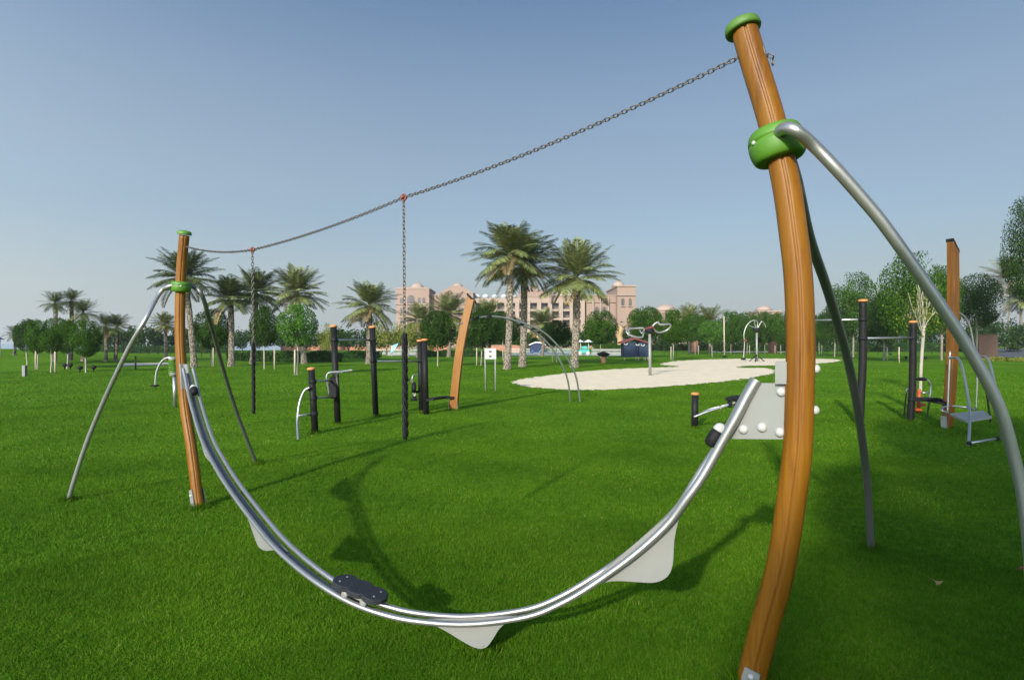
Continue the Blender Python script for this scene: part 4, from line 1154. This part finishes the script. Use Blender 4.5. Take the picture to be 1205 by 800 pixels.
def palm(label, base, cx, cy, rpx, var, tw, group='date palms around the park', skirt=False):
    global rot
    tw = tw * .80; rpx = rpx * 1.06
    g = gnd(*base); Y = g.y; k = Y / F; top = at(cx, cy, Y)
    o = thing('palm_tree', label, 'palm tree', g, group)
    tb = MB(); N = 70; vs = []; ns = 16
    for i in range(N + 1):
        f_ = i / N; c = g.lerp(top, f_) - UP * (.05 if i == 0 else 0)
        c.x += (math.sin(f_ * 3.1) * .012 * (top.z - g.z))
        r0 = tw * (1.25 - .3 * min(1, f_ * 6) + (.18 if f_ > .9 else 0) * ((f_ - .9) * 10))
        for q in range(ns):
            a = 2 * PI * q / ns
            bump = .09 * math.cos(q * PI + i * PI) * (1 if i % 2 else .6) + .035 * math.sin(a * 3 + i * .9)
            vs.append(c + Vector((math.cos(a), math.sin(a), 0)) * r0 * (1 + bump))
    tb.add(vs, [(i * ns + q, i * ns + (q + 1) % ns, (i + 1) * ns + (q + 1) % ns, (i + 1) * ns + q) for i in range(N) for q in range(ns)], False)
    tb.build('trunk', M['palm_bark'], o)
    cr = link('crown', PALMS[var], o, top - g); s = rpx * k; cr.scale = (s, s, s); rot += 1.37; cr.rotation_euler = (random.uniform(-.08, .08), random.uniform(-.08, .08), rot)
    if skirt:
        r2 = np.random.default_rng(77); V = []
        for q in range(900):
            a = r2.uniform(0, 2 * PI); rr2 = tw * r2.uniform(1.0, 2.6); z0 = -r2.uniform(0, s * .75); l2 = s * r2.uniform(.12, .3)
            p0 = np.array([math.cos(a) * rr2, math.sin(a) * rr2, z0]); e = p0 + np.array([math.cos(a) * l2 * .5, math.sin(a) * l2 * .5, -l2]); wv = np.array([-math.sin(a), math.cos(a), 0]) * .022
            V += [p0 - wv, p0 + wv, e]
        link('dead_fronds', np_mesh('dead_fronds', np.array(V), 3, [M['dry']]), o, top - g)
    return o
for args in [
    ('palm standing tallest behind the left mound cluster, leftmost of its three', (64, 425), 65, 357, 17, 4, .16),
    ('middle palm of the three rising behind the mound cluster', (83, 424), 84, 354, 17, 4, .16),
    ('right hand palm of the three rising behind the mound cluster', (98, 425), 98, 368, 19, 4, .16),
    ('small low palm at the far left edge of the mound crest', (17, 418), 18, 393, 13, 4, .12),
    ('slim palm right of the mound cluster, left one of a close pair', (124.5, 425), 124, 384, 18, 4, .14),
    ('slim palm beside the left wooden strut, right one of a close pair', (135.5, 424.6), 138, 385, 20, 4, .14),
    ('short palm in the distance just left of the left wooden post', (195, 424), 194, 382, 17, 0, .16),
    ('tall palm with large crown directly behind the top of the left wooden post', (228.5, 432), 217, 326, 40, 2, .24),
    ('dark palm between the left wooden post and the farther hanging chain', (272, 431), 271, 352, 33, 2, .25),
    ('palm directly behind the farther hanging chain', (297, 428), 301, 345, 35, 2, .24),
    ('wide palm over the bright clipped tree, right of the farther hanging chain', (358, 428), 349, 345, 38, 0, .26),
    ('stout palm with a dry skirt behind the two tall black posts', (434, 428), 434, 360, 37, 1, .30),
    ('low palm before the pink hotel, right of the nearer hanging chain', (492, 420), 494, 377, 25, 1, .26),
    ('low palm before the pink hotel, left of the wooden plank top', (528, 420), 529, 370, 31, 1, .28),
    ('low palm before the pink hotel, right of the wooden plank top', (572, 420), 574, 374, 26, 0, .26),
    ('low dull palm between the two tall palms and the third tall palm', (638, 419), 640, 382, 24, 1, .26),
    ('pale spiky palm top behind the sand, left one of two', (811, 416), 811, 378, 25, 3, .25),
    ('pale spiky palm top behind the sand, right one of two', (835, 415.6), 835, 379, 25, 3, .25),
    ('half dry palm with brown fronds at the right, above the brick pillar', (1183, 411), 1189, 330, 34, 3, .22),
    ('dark stemmed palm at the right edge beyond the brick pillar', (1200, 414), 1201, 352, 24, 1, .26),
]:
    palm(*args)
palm('tallest palm with a pale sunlit trunk, leftmost of the three in front of the hotel', (596.5, 434.5), 600, 300, 50, 1, .255)
palm('dark crowned tall palm, middle one of the three in front of the hotel', (614.5, 431.5), 616, 314, 50, 2, .29)  # this crown stands in shade, painted by the darker leaflets
palm('tall palm with arching yellow green crown, right one of the three before the hotel', (675.5, 432.5), 678, 327, 52, 0, .30)

# hedges, distant belt of greenery
def leaf_box(name, mat, boxes, dens, leaf, seed):
    r = np.random.default_rng(seed); Vs = []
    for (x0, x1, y0, y1, z0, z1) in boxes:
        n = int(dens * (x1 - x0) * (z1 - z0 + (y1 - y0)))
        p = np.stack([r.uniform(x0, x1, n), r.uniform(y0, y1, n), z0 + (z1 - z0) * r.random(n) ** .8], 1)
        p[:, 2] += .10 * np.sin(p[:, 0] * 2.3 + seed) * (p[:, 2] - z0) / (z1 - z0)
        f = r.random(n); p[f < .45, 1] = y0 + r.uniform(0, .12, (f < .45).sum())
        nn = r.normal(size=(n, 3)) + np.array([0, -.5, .4]); nn /= np.linalg.norm(nn, axis=1)[:, None]
        t = np.cross(nn, r.normal(size=(n, 3))); t /= np.linalg.norm(t, axis=1)[:, None]; b2 = np.cross(nn, t); s = (leaf * r.uniform(.6, 1.3, n))[:, None]
        Vs.append(np.stack([p - t * s, p - b2 * s * .5, p + t * s, p + b2 * s * .5], 1).reshape(-1, 3))
    return np_mesh(name, np.concatenate(Vs), 4, [mat])
def flat(px, py):
    p = at(px, py, F * CAMH / (py - HY)); p.z = 0; return p
def hedge(label, px0, px1, by, hpx, dep, mat='hedge', dens=420, leaf=.09, name='hedge'):
    a, c = flat(px0, by), flat(px1, by); h = hpx / F * a.y
    o = link(name, leaf_box(name, M[mat], [(a.x - a.x, c.x - a.x, 0, dep, 0, h)], dens, leaf, int(px0)), None, a)
    return tag(o, label, 'hedge', 'hedges')
hedge('long dark clipped hedge behind the farther hanging chain', 266, 398, 426, 12, 2.0)
hedge('dark hedge left behind the stout palm and tall black posts', 400, 446, 422.5, 9, 2.0)
hedge('dark hedge behind the trees on both sides of the wooden plank', 498, 592, 420, 7.5, 2.0)
hedge('leafy green shrub row between the third tall palm and the blue playhouse', 700, 732, 416, 11, 2.0, 'leaf')
hedge('dull hedge under the clipped trees behind the tall thin pole', 764, 960, 412.5, 7, 3.0, 'hedge', 160, .14)
hedge('hedge beyond the lawn on the right between the leafy trees', 965, 1160, 414, 10, 3.0, 'hedge', 160, .14)
hedge('low hedge in the gap right of the left mound', 104, 265, 415.5, 8, 3.0, 'hedge', 160, .14)
gy = gnd(506, 418); yb = thing('yellow_shrub', 'rounded yellow green shrub left of the dark tree beside the wooden plank', 'shrub', gy)
cm = link('foliage', crown_mesh('foliage', M['leaf_yellow'], 1800, 31, .09, 30, .2), yb, (0, 0, .7)); cm.scale = (.55, .55, .75)
MB().tube([gy, gy + UP * .6], .06, 8).build('stem', M['bark'], yb)
gy = gnd(455, 419); yb = thing('yellow_shrub', 'tall thin yellowish tree top left of the nearer hanging chain', 'shrub', gy)
cm = link('foliage', crown_mesh('foliage', M['leaf_yellow'], 2600, 32, .06, 26, .2, 'loose'), yb, (0, 0, 2.6)); cm.scale = (2.0, 1.6, 1.9)
MB().tube([gy, gy + UP * 2.5], .09, 8).build('stem', M['bark'], yb)
gy = gnd(481, 421); yb = thing('yellow_shrub', 'loose yellowish young tree directly behind the nearer hanging chain', 'shrub', gy)
cm = link('foliage', crown_mesh('foliage', M['leaf_yellow'], 2600, 33, .06, 26, .2, 'loose'), yb, (0, 0, 2.4)); cm.scale = (1.5, 1.5, 1.6)
MB().tube([gy, gy + UP * 2.3], .07, 8).build('stem', M['pale_bark'], yb)
gy = gnd(385, 421); yb = thing('yellow_shrub', 'yellowish bushy young tree left of the tall black posts', 'shrub', gy)
cm = link('foliage', crown_mesh('foliage', M['leaf_yellow'], 2600, 34, .06, 26, .2, 'loose'), yb, (0, 0, 2.0)); cm.scale = (1.0, 1.0, 1.9)
MB().tube([gy, gy + UP * 2.0], .07, 8).build('stem', M['pale_bark'], yb)

def belt():
    r = np.random.default_rng(3); Vs = []
    px = 106.0
    while px < 1320:
        Y = r.uniform(108, 128); k = Y / F
        hp = r.uniform(9, 19) if px < 480 else (r.uniform(10, 20) if px < 735 else (r.uniform(22, 36) if px < 960 else r.uniform(18, 32)))
        if 735 < px < 820: hp = r.uniform(14, 24)
        wp = r.uniform(14, 26); c = at(px, HY - hp * .35, Y)
        rx, rz = wp * k / 2 * 1.25, hp * k * .72; n = 1100
        lum = r.normal(size=(22, 3)); lum /= np.linalg.norm(lum, axis=1)[:, None]; lum *= r.uniform(.5, .9, 22)[:, None]
        p = lum[r.integers(0, 22, n)] + r.normal(size=(n, 3)) * .2
        p = p * np.array([rx, rx * .8, rz]) + np.array([c.x, Y, max(c.z, rz * .9)])
        p[:, 2] = np.maximum(p[:, 2], .1)
        nn = r.normal(size=(n, 3)) + np.array([0, -.3, .4]); nn /= np.linalg.norm(nn, axis=1)[:, None]
        t = np.cross(nn, r.normal(size=(n, 3))); t /= np.linalg.norm(t, axis=1)[:, None]; b2 = np.cross(nn, t); s = (.24 * r.uniform(.6, 1.3, n))[:, None]
        Vs.append(np.stack([p - t * s, p - b2 * s * .5, p + t * s, p + b2 * s * .5], 1).reshape(-1, 3))
        px += wp * .62
    o = link('distant_greenery', np_mesh('distant_greenery', np.concatenate(Vs), 4, [M['leaf_dark']]))
    tag(o, 'far continuous belt of dark green trees closing the park', 'trees', kind='stuff')
belt()

# shade trees standing behind the viewer; their shade lies over the lawn at the lower right
def shade_tree(label, x, y, h, rx, rz, var):
    o = thing('shade_tree', label, 'tree', (x, y, 0), 'shade trees near the viewer')
    tb = MB(); b0 = Vector((x, y, -.06)); top = Vector((x, y, h - rz * .5))
    tb.tube(catmull([b0, b0.lerp(top, .5) + Vector((.08, 0, 0)), top], 5), [.2 - .1 * i / 10 for i in range(11)], 12)
    for q in range(7):
        a = 2 * PI * q / 7; e = top + Vector((math.cos(a) * rx * .7, math.sin(a) * rx * .7, rz * random.uniform(.3, .9)))
        tb.tube(catmull([top, top.lerp(e, .5) + UP * .2, e], 3), [.09 - .07 * i / 6 for i in range(7)], 7)
    tb.build('trunk', M['bark'], o)
    c = link('crown', CROWNS[var], o, (0, 0, h)); c.scale = (rx, rx, rz)
SH = Vector((math.sin(SUN_AZ), math.cos(SUN_AZ)))
def behind(gx, gy_, h): d = h / math.tan(SUN_EL); return gx - SH.x * d, gy_ - SH.y * d
x, y = behind(4.75, 4.7, 4.4); shade_tree('leafy shade tree behind the viewer, shading the right side of the lawn', x, y, 4.4, 2.2, 1.7, 'a')
x, y = behind(2.35, 1.75, 4.2); shade_tree('leafy shade tree behind the viewer, shading the foot of the big right post', x, y, 4.2, 1.75, 1.55, 'a')
x, y = behind(8.4, 9.5, 4.6); shade_tree('second leafy shade tree behind the viewer, shading the grass by the right exercise frame', x, y, 4.6, 2.3, 1.6, 'm')

# ------------------------------------------------------------------ small things of the background
def small(name, label, cat, g, group=None): return thing(name, label, cat, g, group)
for (px, py, lb) in ((94, 438.5, 'left of the largest clipped tree on the mound'), (110, 437.8, 'right of the largest clipped tree on the mound'), (76, 435, 'left of the fourth mound tree'), (82.5, 435, 'right of the fourth mound tree'),
                     (1048, 419, 'leftmost of the row beyond the shorter black post'), (1058, 421, 'second of the row beyond the shorter black post'), (1066, 424, 'third of the row beyond the shorter black post'), (1089, 424.5, 'right of the bare sapling')):
    g = gnd(px, py); o = small('garden_spotlight', 'tiny black ground spotlight ' + lb, 'spotlight', g, 'ground spotlights by the trees')
    MB().tube([g, g + UP * .16], .03, 8).build('stem', M['black'], o)
    MB().lathe([(.04, -.1), (.11, -.08), (.13, .1), (.10, .12)], g + UP * .26, (.3, .2, .8), 12).build('lamp_head', M['black'], o)
g = gnd(29, 443); o = small('marker_post', 'short grey marker post on the lawn at the far left', 'post', g)
MB().box(g + UP * .24, (.16, .16, .54), None, .02).build('body', M['steel_dark'], o); MB().box(g + UP * .52, (.18, .18, .04), None, .01).build('cap', M['zinc'], o)
g = gnd(159.5, 435); o = small('marker_post', 'thin black bollard beside the footpath, left of the left wooden post', 'bollard', g)
MB().tube([g - UP * .05, g + UP * .78], .05, 10).build('body', M['black'], o); MB().ball(g + UP * .78, .06, 10).build('cap', M['black'], o)
def fence(label, px0, px1, by0, by1, h, n):
    a, c = flat(px0, by0), flat(px1, by1); a.z = terrain(a.x, a.y); o = thing('wire_fence', label, 'fence', a, 'thin wire fences')
    for i in range(n + 1):
        p = a.lerp(c, i / n); p.z = terrain(p.x, p.y)
        MB().tube([p - UP * .05, p + UP * h], .03, 6).build('post', M['black'], o)
    for z in (.35, .65, .95):
        MB().tube([a.lerp(c, i / n) * 1 + UP * (h * z + terrain(*(a.lerp(c, i / n)).xy) - (a.lerp(c, i / n)).z) for i in range(n + 1)], .009, 5).build('wire', M['black'], o)
fence('thin wire fence on the lawn edge left of the left wooden post', 104, 268, 424, 424, 1.05, 16)
fence('thin wire fence behind the sand and the tall pole', 768, 958, 417.5, 416, 1.15, 15)
fence('thin wire fence far right in front of the hedge', 962, 1150, 416.5, 417.5, 1.1, 15)
def picket(label, px0, px1, by, n):
    a, c = flat(px0, by), flat(px1, by); o = thing('picket_fence', label, 'fence', a, 'white picket fences by the pool')
    L = c.x - a.x; b = MB()
    for i in range(n):
        x = a.x + L * (i + .5) / n
        b.box((x, a.y, .42), (L / n * .32, .04, .84))
    b.build('pickets', M['white'], o)
    for z in (.22, .7): MB().box(((a.x + c.x) / 2, a.y + .05, z), (L, .05, .07)).build('rail', M['white'], o)
picket('white picket fence behind the nearer hanging chain', 442, 500, 417.5, 40)
picket('white picket fence between the wooden plank and the third tall palm', 602, 674, 416, 50)
picket('white picket fence before the shrub row left of the playhouse', 696, 732, 417.3, 26)
for i, px in enumerate((622, 631, 640, 649, 658, 667)):
    g = gnd(px, 418); k = g.y / F
    o = small('pool_lounger', ('white pool lounger with blue cushion, ' + ('leftmost', 'second', 'third', 'fourth', 'fifth', 'rightmost')[i] + ' of the row by the pool'), 'sun lounger', g, 'pool loungers')
    MB().box(g + Vector((0, .0, .28)), (.95, .6, .06), None, .01).build('frame', M['white'], o)
    MB().plate([g + Vector((.30, -.28, .34)), g + Vector((.62, -.28, .66)), g + Vector((.62, .28, .66)), g + Vector((.30, .28, .34))], (.03, 0, -.04)).build('backrest', M['lightblue'], o)
    MB().box(g + Vector((-.1, 0, .35)), (.75, .56, .07), None, .02).build('cushion', M['lightblue'], o)
    for sx in (-.4, .4): MB().box(g + Vector((sx, 0, .13)), (.06, .5, .26)).build('leg', M['white'], o)
def parasol(label, px, by, topy, wpx, mat, tilt=0):
    g = gnd(px, by); Y = g.y; t = at(px, topy, Y); r = wpx / 2 / F * Y; h = r * .5
    o = small('parasol', label, 'parasol', g, 'parasols around the pool')
    MB().tube([g, t - UP * h * .6], .05, 8).build('pole', M['white'], o)
    ax = Vector((math.sin(tilt), -.4 * math.sin(abs(tilt)), math.cos(tilt)))
    MB().lathe([(r, -h), (r * .99, -h * .94), (r * .5, -h * .42), (.03, 0), (.001, .06)], t, ax, 8, False).build('canopy', M[mat], o)
parasol('white pool parasol, left one of two right of the third tall palm', 683, 416.8, 400, 9, 'canvas')
parasol('white pool parasol, right one of two right of the third tall palm', 692.5, 416.8, 399.6, 11, 'canvas')
parasol('tilted light blue parasol left of the nearer hanging chain', 461, 419.5, 407.5, 15, 'lightblue', -.9)
parasol('dark navy parasol at the extreme left edge on the mound crest', 0, 419, 397, 9, 'navy')
# small train-like ride and pavilion
g = gnd(687, 418.5); o = small('kiddie_ride', 'small teal toy car ride with pale wheels under the white parasols', 'ride', g)
MB().box(g + UP * .5, (1.5, .8, .55), None, .15).build('body', M['teal'], o)
MB().box(g + Vector((.1, 0, 1.0)), (.8, .7, .5), None, .15).build('cabin', M['teal'], o)
for sx in (-.5, .5): MB().lathe([(.05, -.06), (.28, -.05), (.28, .05), (.05, .06)], g + Vector((sx, -.46, .28)), (0, 1, 0), 18).build('wheel', M['white'], o)
g = gnd(632.5, 416.2); Yv = g.y; kv = Yv / F
o = small('pool_pavilion', 'low dark pool pavilion with pale curved roof rim between the tall palms', 'pavilion', g)
MB().box(g + Vector((0, 1.2, .75)), (18 * kv, 2.0, 1.5), None, .05).build('wall', M['navy'], o)
arc = [at(622.5 + i * 2, 406.2 - 3.4 * math.sin(PI * i / 10), Yv) for i in range(11)]
MB().tube(arc, .1, 8).build('roof_rim', M['canvas'], o)
rp = arc + [at(642.5, 406.8, Yv), at(622.5, 406.8, Yv)]
MB().plate([p + Vector((0, 1.2, 0)) for p in rp], (0, 2.1, 0)).build('roof', M['navy'], o)
g = gnd(628, 414); o = small('rock_mound', 'ochre artificial rock mound behind the dark pavilion', 'rock', g); Yr_ = g.y
rb = MB(); rb.ball(at(629, 403, Yr_), 10 / F * Yr_, 18, (1, .8, 1.25)); k0 = len(rb.v)
for i in range(k0):
    v = rb.v[i]; rb.v[i] = v + Vector((math.sin(v.z * 3.1), 0, math.sin(v.x * 2.7))) * .12
    if rb.v[i].z < .0: rb.v[i].z = 0
rb.build('rock', M['rock'], o)
g = gnd(729.5, 415.5); o = small('rock_mound', 'slim ochre rock pillar left behind the playhouse roof', 'rock', g); Yr_ = g.y
MB().tube(catmull([g, at(730, 401, Yr_), at(728, 392, Yr_), at(730, 383, Yr_)], 4), [.7, .6, .55, .5, .5, .45, .5, .62, .72, .75, .7, .5, .15], 12).build('rock', M['rock'], o)
# terracotta garden walls, brick pillars
def wall(label, px0, px1, by, hpx, mat='terracotta', name='garden_wall', dep=.5, cat='wall', group='low garden walls'):
    a, c = flat(px0, by), flat(px1, by); h = hpx / F * a.y
    o = thing(name, label, cat, Vector(((a.x + c.x) / 2, a.y, 0)), group)
    MB().box(((a.x + c.x) / 2, a.y + dep / 2, h / 2 - .02), (c.x - a.x, dep, h)).build('wall', M[mat], o)
    MB().box(((a.x + c.x) / 2, a.y + dep / 2, h + .04), (c.x - a.x + .12, dep + .12, .1), None, .02).build('coping', M['salmon'], o)
    return o
wall('low terracotta wall behind the dark tree left of the wooden plank', 505, 530, 414.5, 8.5)
wall('low terracotta wall left of the tall palm trunks', 578, 612, 414.3, 8)
wall('low pinkish wall behind the near spinner pole', 764, 800, 412, 7, 'salmon')
wall('long low pinkish wall under the trees behind the tall pole', 826, 950, 411.2, 5, 'terracotta')
wall('low terracotta wall between the farther hanging chain and the tall black posts', 330, 470, 412.4, 6)
def pillar(label, px0, px1, by, ty, mat, rotz=0.0):
    a, c = flat(px0, by), flat(px1, by); w_ = c.x - a.x; h = (by - ty) / F * a.y; m = (a + c) / 2
    o = thing('brick_pillar', label, 'pillar', m, 'brick pillars')
    R = Matrix.Rotation(rotz, 3, 'Z')
    MB().box(m + Vector((0, w_ * .5, h / 2 - .03)), (w_ * .74 if rotz else w_, w_ * .74 if rotz else w_, h), R).build('shaft', M[mat], o)
    MB().box(m + Vector((0, w_ * .5, h - .02)), ((w_ * .80 if rotz else w_ * 1.12), (w_ * .80 if rotz else w_ * 1.12), .1), R, .02).build('coping', M[mat], o)
pillar('dark brown brick pillar at the right beside the road', 1160, 1184, 423, 393.5, 'brick', -.62)
pillar('orange brick pillar behind the small bright bushy tree', 815.5, 821.5, 414.5, 401, 'terracotta')
pillar('orange brick pillar against the left side of the big right post', 907, 914.5, 415.5, 399, 'terracotta')
fb = link('flower_bed', leaf_box('flower_bed', M['leaf_yellow'], [(0, 12, 0, 1.3, 0, .28)], 380, .07, 9), None, gnd(1150, 425)); tag(fb, 'low strip of yellowish ground plants at the foot of the brick pillar', 'plants', kind='stuff')
# fallen leaves on the near lawn
for (px, py, lb) in ((1104, 692, 'curled dry brown leaf lying on the shaded grass at the lower right'), (1202, 676, 'small red leaf at the right edge on the shaded grass')):
    g = gnd(px, py) + UP * .042; a = random.uniform(0, 6)
    b = MB(); n_ = 9; ring = []
    for q in range(n_):
        t_ = 2 * PI * q / n_; r0 = .022 * (1 + .25 * math.cos(5 * t_)); ring.append(g + Vector((math.cos(t_ + a) * r0 * 1.3, math.sin(t_ + a) * r0, .014 * math.cos(2 * t_))))
    b.plate(ring, (0, 0, .0015)); b.tube([ring[0], ring[0] + Vector((.03 * math.cos(a), .03 * math.sin(a), .012))], .0012, 5)
    o = b.build('fallen_leaf', M['dry'] if px < 1200 else M['copper'], None, g); tag(o, lb, 'leaf')

# ------------------------------------------------------------------ hotel and domed pavilions beyond the trees
YH = 200.0; KH = YH / F
gH = Vector(((600 - CX) * KH, YH, 0))
hotel = thing('hotel_building', 'long pink stone palace like hotel with small domes and rows of windows behind the palms', 'building', gH)
def blk(x0, x1, ty, front, dep, name='wall', mat='salmon', by=None):
    z1 = CAMH - (ty - HY) * KH; z0 = -.5 if by is None else CAMH - (by - HY) * KH
    X0, X1 = (x0 - CX) * KH, (x1 - CX) * KH
    return MB().box(((X0 + X1) / 2, YH + front + dep / 2, (z0 + z1) / 2), (X1 - X0, dep, z1 - z0)).build(name, M[mat], hotel)
def cornice(x0, x1, ty, front, dep, hpx=1.2, over=.4, mat='salmon_pale'):
    z1 = CAMH - (ty - HY) * KH; X0, X1 = (x0 - CX) * KH, (x1 - CX) * KH; h = hpx * KH
    MB().box(((X0 + X1) / 2, YH + front + dep / 2, z1 + h / 2 - .02), (X1 - X0 + over, dep + over, h)).build('cornice', M[mat], hotel)
def dome(x, by, rpx, front, mat='dome', drum=True, hr=.85):
    z = CAMH - (by - HY) * KH; r = rpx * KH; c = Vector(((x - CX) * KH, YH + front, z))
    pr = [(r * 1.05, -r * .55), (r * 1.05, -.02 * r), (r * 1.12, 0)] if drum else [(r * 1.05, -.3)]
    pr += [(r * math.cos(a), r * hr * math.sin(a)) for a in [PI / 2 * q / 9 for q in range(10)]]
    pr += [(r * .05, r * hr + r * .02), (r * .05, r * (hr + .3)), (.001, r * (hr + .34))]
    return MB().lathe(pr, c, (0, 0, 1), 24).build('dome', M[mat], hotel)
def win(x0, x1, y0, y1, front, arched=False, name='window'):
    X0, X1 = (x0 - CX) * KH, (x1 - CX) * KH; Z0, Z1 = CAMH - (y1 - HY) * KH, CAMH - (y0 - HY) * KH
    Yf = YH + front
    if not arched:
        o = MB().box(((X0 + X1) / 2, Yf - .03, (Z0 + Z1) / 2), (X1 - X0, .10, Z1 - Z0)).build(name, M['glass'], hotel)
    else:
        r = (X1 - X0) / 2; xm = (X0 + X1) / 2
        pts = [Vector((X0, Yf - .03, Z0)), Vector((X1, Yf - .03, Z0))] + [Vector((xm + r * math.cos(a), Yf - .03, Z1 - r + r * math.sin(a))) for a in [PI * q / 10 for q in range(11)]]
        o = MB().plate(pts, (0, .1, 0)).build(name, M['glass'], hotel)
    t = .16; fb_ = MB()
    fb_.box(((X0 + X1) / 2, Yf - .25, Z0 - .1), (X1 - X0 + .5, .5, .22))
    if not arched:
        fb_.box(((X0 + X1) / 2, Yf - .18, Z0 + (Z1 - Z0) * .30), (X1 - X0, .06, .10))
        fb_.box(((X0 + X1) / 2, Yf - .12, (Z0 + Z1) / 2), (.12, .06, Z1 - Z0))
    fb_.build('sill', M['salmon_pale'], o)
# left end tower and gabled block
blk(466, 505, 340, 0, 16); cornice(466, 505, 340, 0, 16); blk(469, 502, 337.2, 2, 12, 'parapet')
dome(487, 337, 8, 8); cornice(466, 505, 358, -.3, .6, .8)
win(479, 488, 347, 358, 0, True); win(470.5, 475, 350, 358, 0, True); win(491.5, 495, 350, 358, 0, True); win(497, 500.5, 350, 358, 0, True)
for x in (471, 479.5, 488, 496.5): win(x, x + 5, 362, 369.5, 0); win(x, x + 5, 374, 381, 0)
blk(505, 516, 347, 3, 14); cornice(505, 516, 347, 3, 14)
g0 = blk(516, 557, 345, -1, 16); cornice(516, 557, 345, -1, 16, .9)
X = lambda x: (x - CX) * KH
Zp = lambda y: CAMH - (y - HY) * KH
MB().plate([Vector((X(518), YH + 6, Zp(344.2))), Vector((X(555), YH + 6, Zp(344.2))), Vector((X(550), YH + 6, Zp(340))), Vector((X(541), YH + 6, Zp(335.6))), Vector((X(532), YH + 6, Zp(335.6))), Vector((X(523), YH + 6, Zp(340)))], (0, 9, 0)).build('gable', M['salmon'], hotel)
dome(536.5, 336, 6.5, 7)
win(531, 540, 347.5, 357, -1, True)
for x in (519.5, 526, 543, 549.5): win(x, x + 3.6, 350, 357.5, -1, True)
for x in (520, 530, 540, 549): win(x, x + 5, 362, 369, -1); win(x, x + 5, 374, 381, -1)
# long middle wings with recessed balconies
blk(557, 692, 352, 3, 14); blk(557, 618, 349.4, 5, 10, 'terrace_roof', 'roofgrey')
for x in (560.5, 570.5, 582, 593, 604): dome(x, 347.9, 4.2, 6, 'white_dome', True, .8)
blk(608, 692, 347.2, 4, 12); cornice(608, 692, 347.2, 4, 12, 1.0)
gb2 = MB()
xs_ = [557 + 12.9 * i for i in range(11)]
for x in xs_: gb2.box((X(x), YH + 1.6, Zp(379)), (1.35, 2.8, 52 * KH))
for y in (353.5, 364.8, 375, 385, 395): gb2.box((X(621.5), YH + 1.75, Zp(y)), (129 * KH, 2.5, .75 if y > 354 else 1.6))
gb2.build('facade_grid', M['salmon_pale'], hotel)
for i in range(10):
    for (y0, y1) in ((356, 363.4), (366.4, 373.6), (376.6, 383.6)):
        if y0 > 376 and i % 2: continue
        win(xs_[i] + 2.9, xs_[i] + 10, y0, y1, 3)
blk(612, 645, 340, 8, 10, 'attic'); cornice(612, 645, 340, 8, 10, .8); dome(627.5, 339.4, 9.5, 12)
blk(650, 690, 341.4, 9, 10, 'attic', 'salmon_pale')
for x in (654, 663, 672, 681): dome(x, 347.2, 3.6, 5.5, 'white_dome', False)
# right block and corner tower
blk(690, 725, 348.4, -1, 18); cornice(690, 725, 348.4, -1, 18, 1.0); cornice(690, 725, 356, -1.3, .6, .5)
for x in (697, 706, 715): blk(x - .8, x + .8, 350, -1.8, 1.0, 'pilaster', 'salmon_pale')
for x in (699.5, 708.5): win(x, x + 4.5, 361, 372, -1, True)
blk(724, 745, 338.4, -4, 22); cornice(724, 745, 338.4, -4, 22, 1.3, .8); cornice(724, 745, 349, -4.3, .6, .6, .5)
dome(729.5, 335.5, 7, 3); blk(725, 744, 336.6, -3, 18, 'parapet')
for x in (728.5, 737): win(x, x + 3.6, 352, 361, -4, True)
# separate domed buildings
def domed(label, x0, x1, ty, dx, dby, dr, Yd):
    k = Yd / F; g = Vector((((x0 + x1) / 2 - CX) * k, Yd, 0)); o = thing('domed_building', label, 'building', g, 'low domed pavilions on the skyline')
    z1 = CAMH - (ty - HY) * k
    wl = MB().box((g.x, Yd + 5, z1 / 2 - .3), ((x1 - x0) * k, 10, z1 + .6)).build('wall', M['salmon'], o)
    MB().box((g.x, Yd + 5, z1 + .2), ((x1 - x0) * k + .6, 10.6, .5)).build('cornice', M['salmon_pale'], o)
    c = Vector(((dx - CX) * k, Yd + 5, CAMH - (dby - HY) * k)); r = dr * k
    MB().lathe([(r * 1.15, -(c.z - z1)), (r * 1.15, -.02), (r * 1.2, 0)] + [(r * math.cos(a), r * .62 * math.sin(a)) for a in [PI / 2 * q / 9 for q in range(10)]] + [(r * .04, r * .9), (.001, r * .92)], c, (0, 0, 1), 24).build('dome', M['dome'], o)
    n = max(3, int((x1 - x0) / 6))
    for i in range(n):
        xa = x0 + (x1 - x0) * (i + .3) / n; xb = x0 + (x1 - x0) * (i + .7) / n
        MB().box(((xa + xb) / 2 * k - CX * k, Yd - .02, z1 - 1.4), ((xb - xa) * k, .08, 1.1)).build('window', M['glass'], o)
domed('low pink building with a shallow dome right of the hotel, above the near spinner', 762, 814, 368, 788, 364.5, 12, 190)
domed('small pink domed roof above the trees beside the big right post', 893, 919, 366.8, 906, 364, 9, 200)

# ------------------------------------------------------------------ dusty air between here and the hotel
m = bpy.data.materials.new('dusty_air'); m.use_nodes = True; nt = m.node_tree; nt.nodes.clear()
o_ = nt.nodes.new('ShaderNodeOutputMaterial'); v_ = nt.nodes.new('ShaderNodeVolumePrincipled')
v_.inputs['Color'].default_value = (.94, .95, .96, 1); v_.inputs['Density'].default_value = .00036; v_.inputs['Anisotropy'].default_value = .3
nt.links.new(v_.outputs[0], o_.inputs['Volume'])
tag(MB().box((0, 45, 13.5), (7500, 7600, 31)).build('haze', m), kind='stuff')
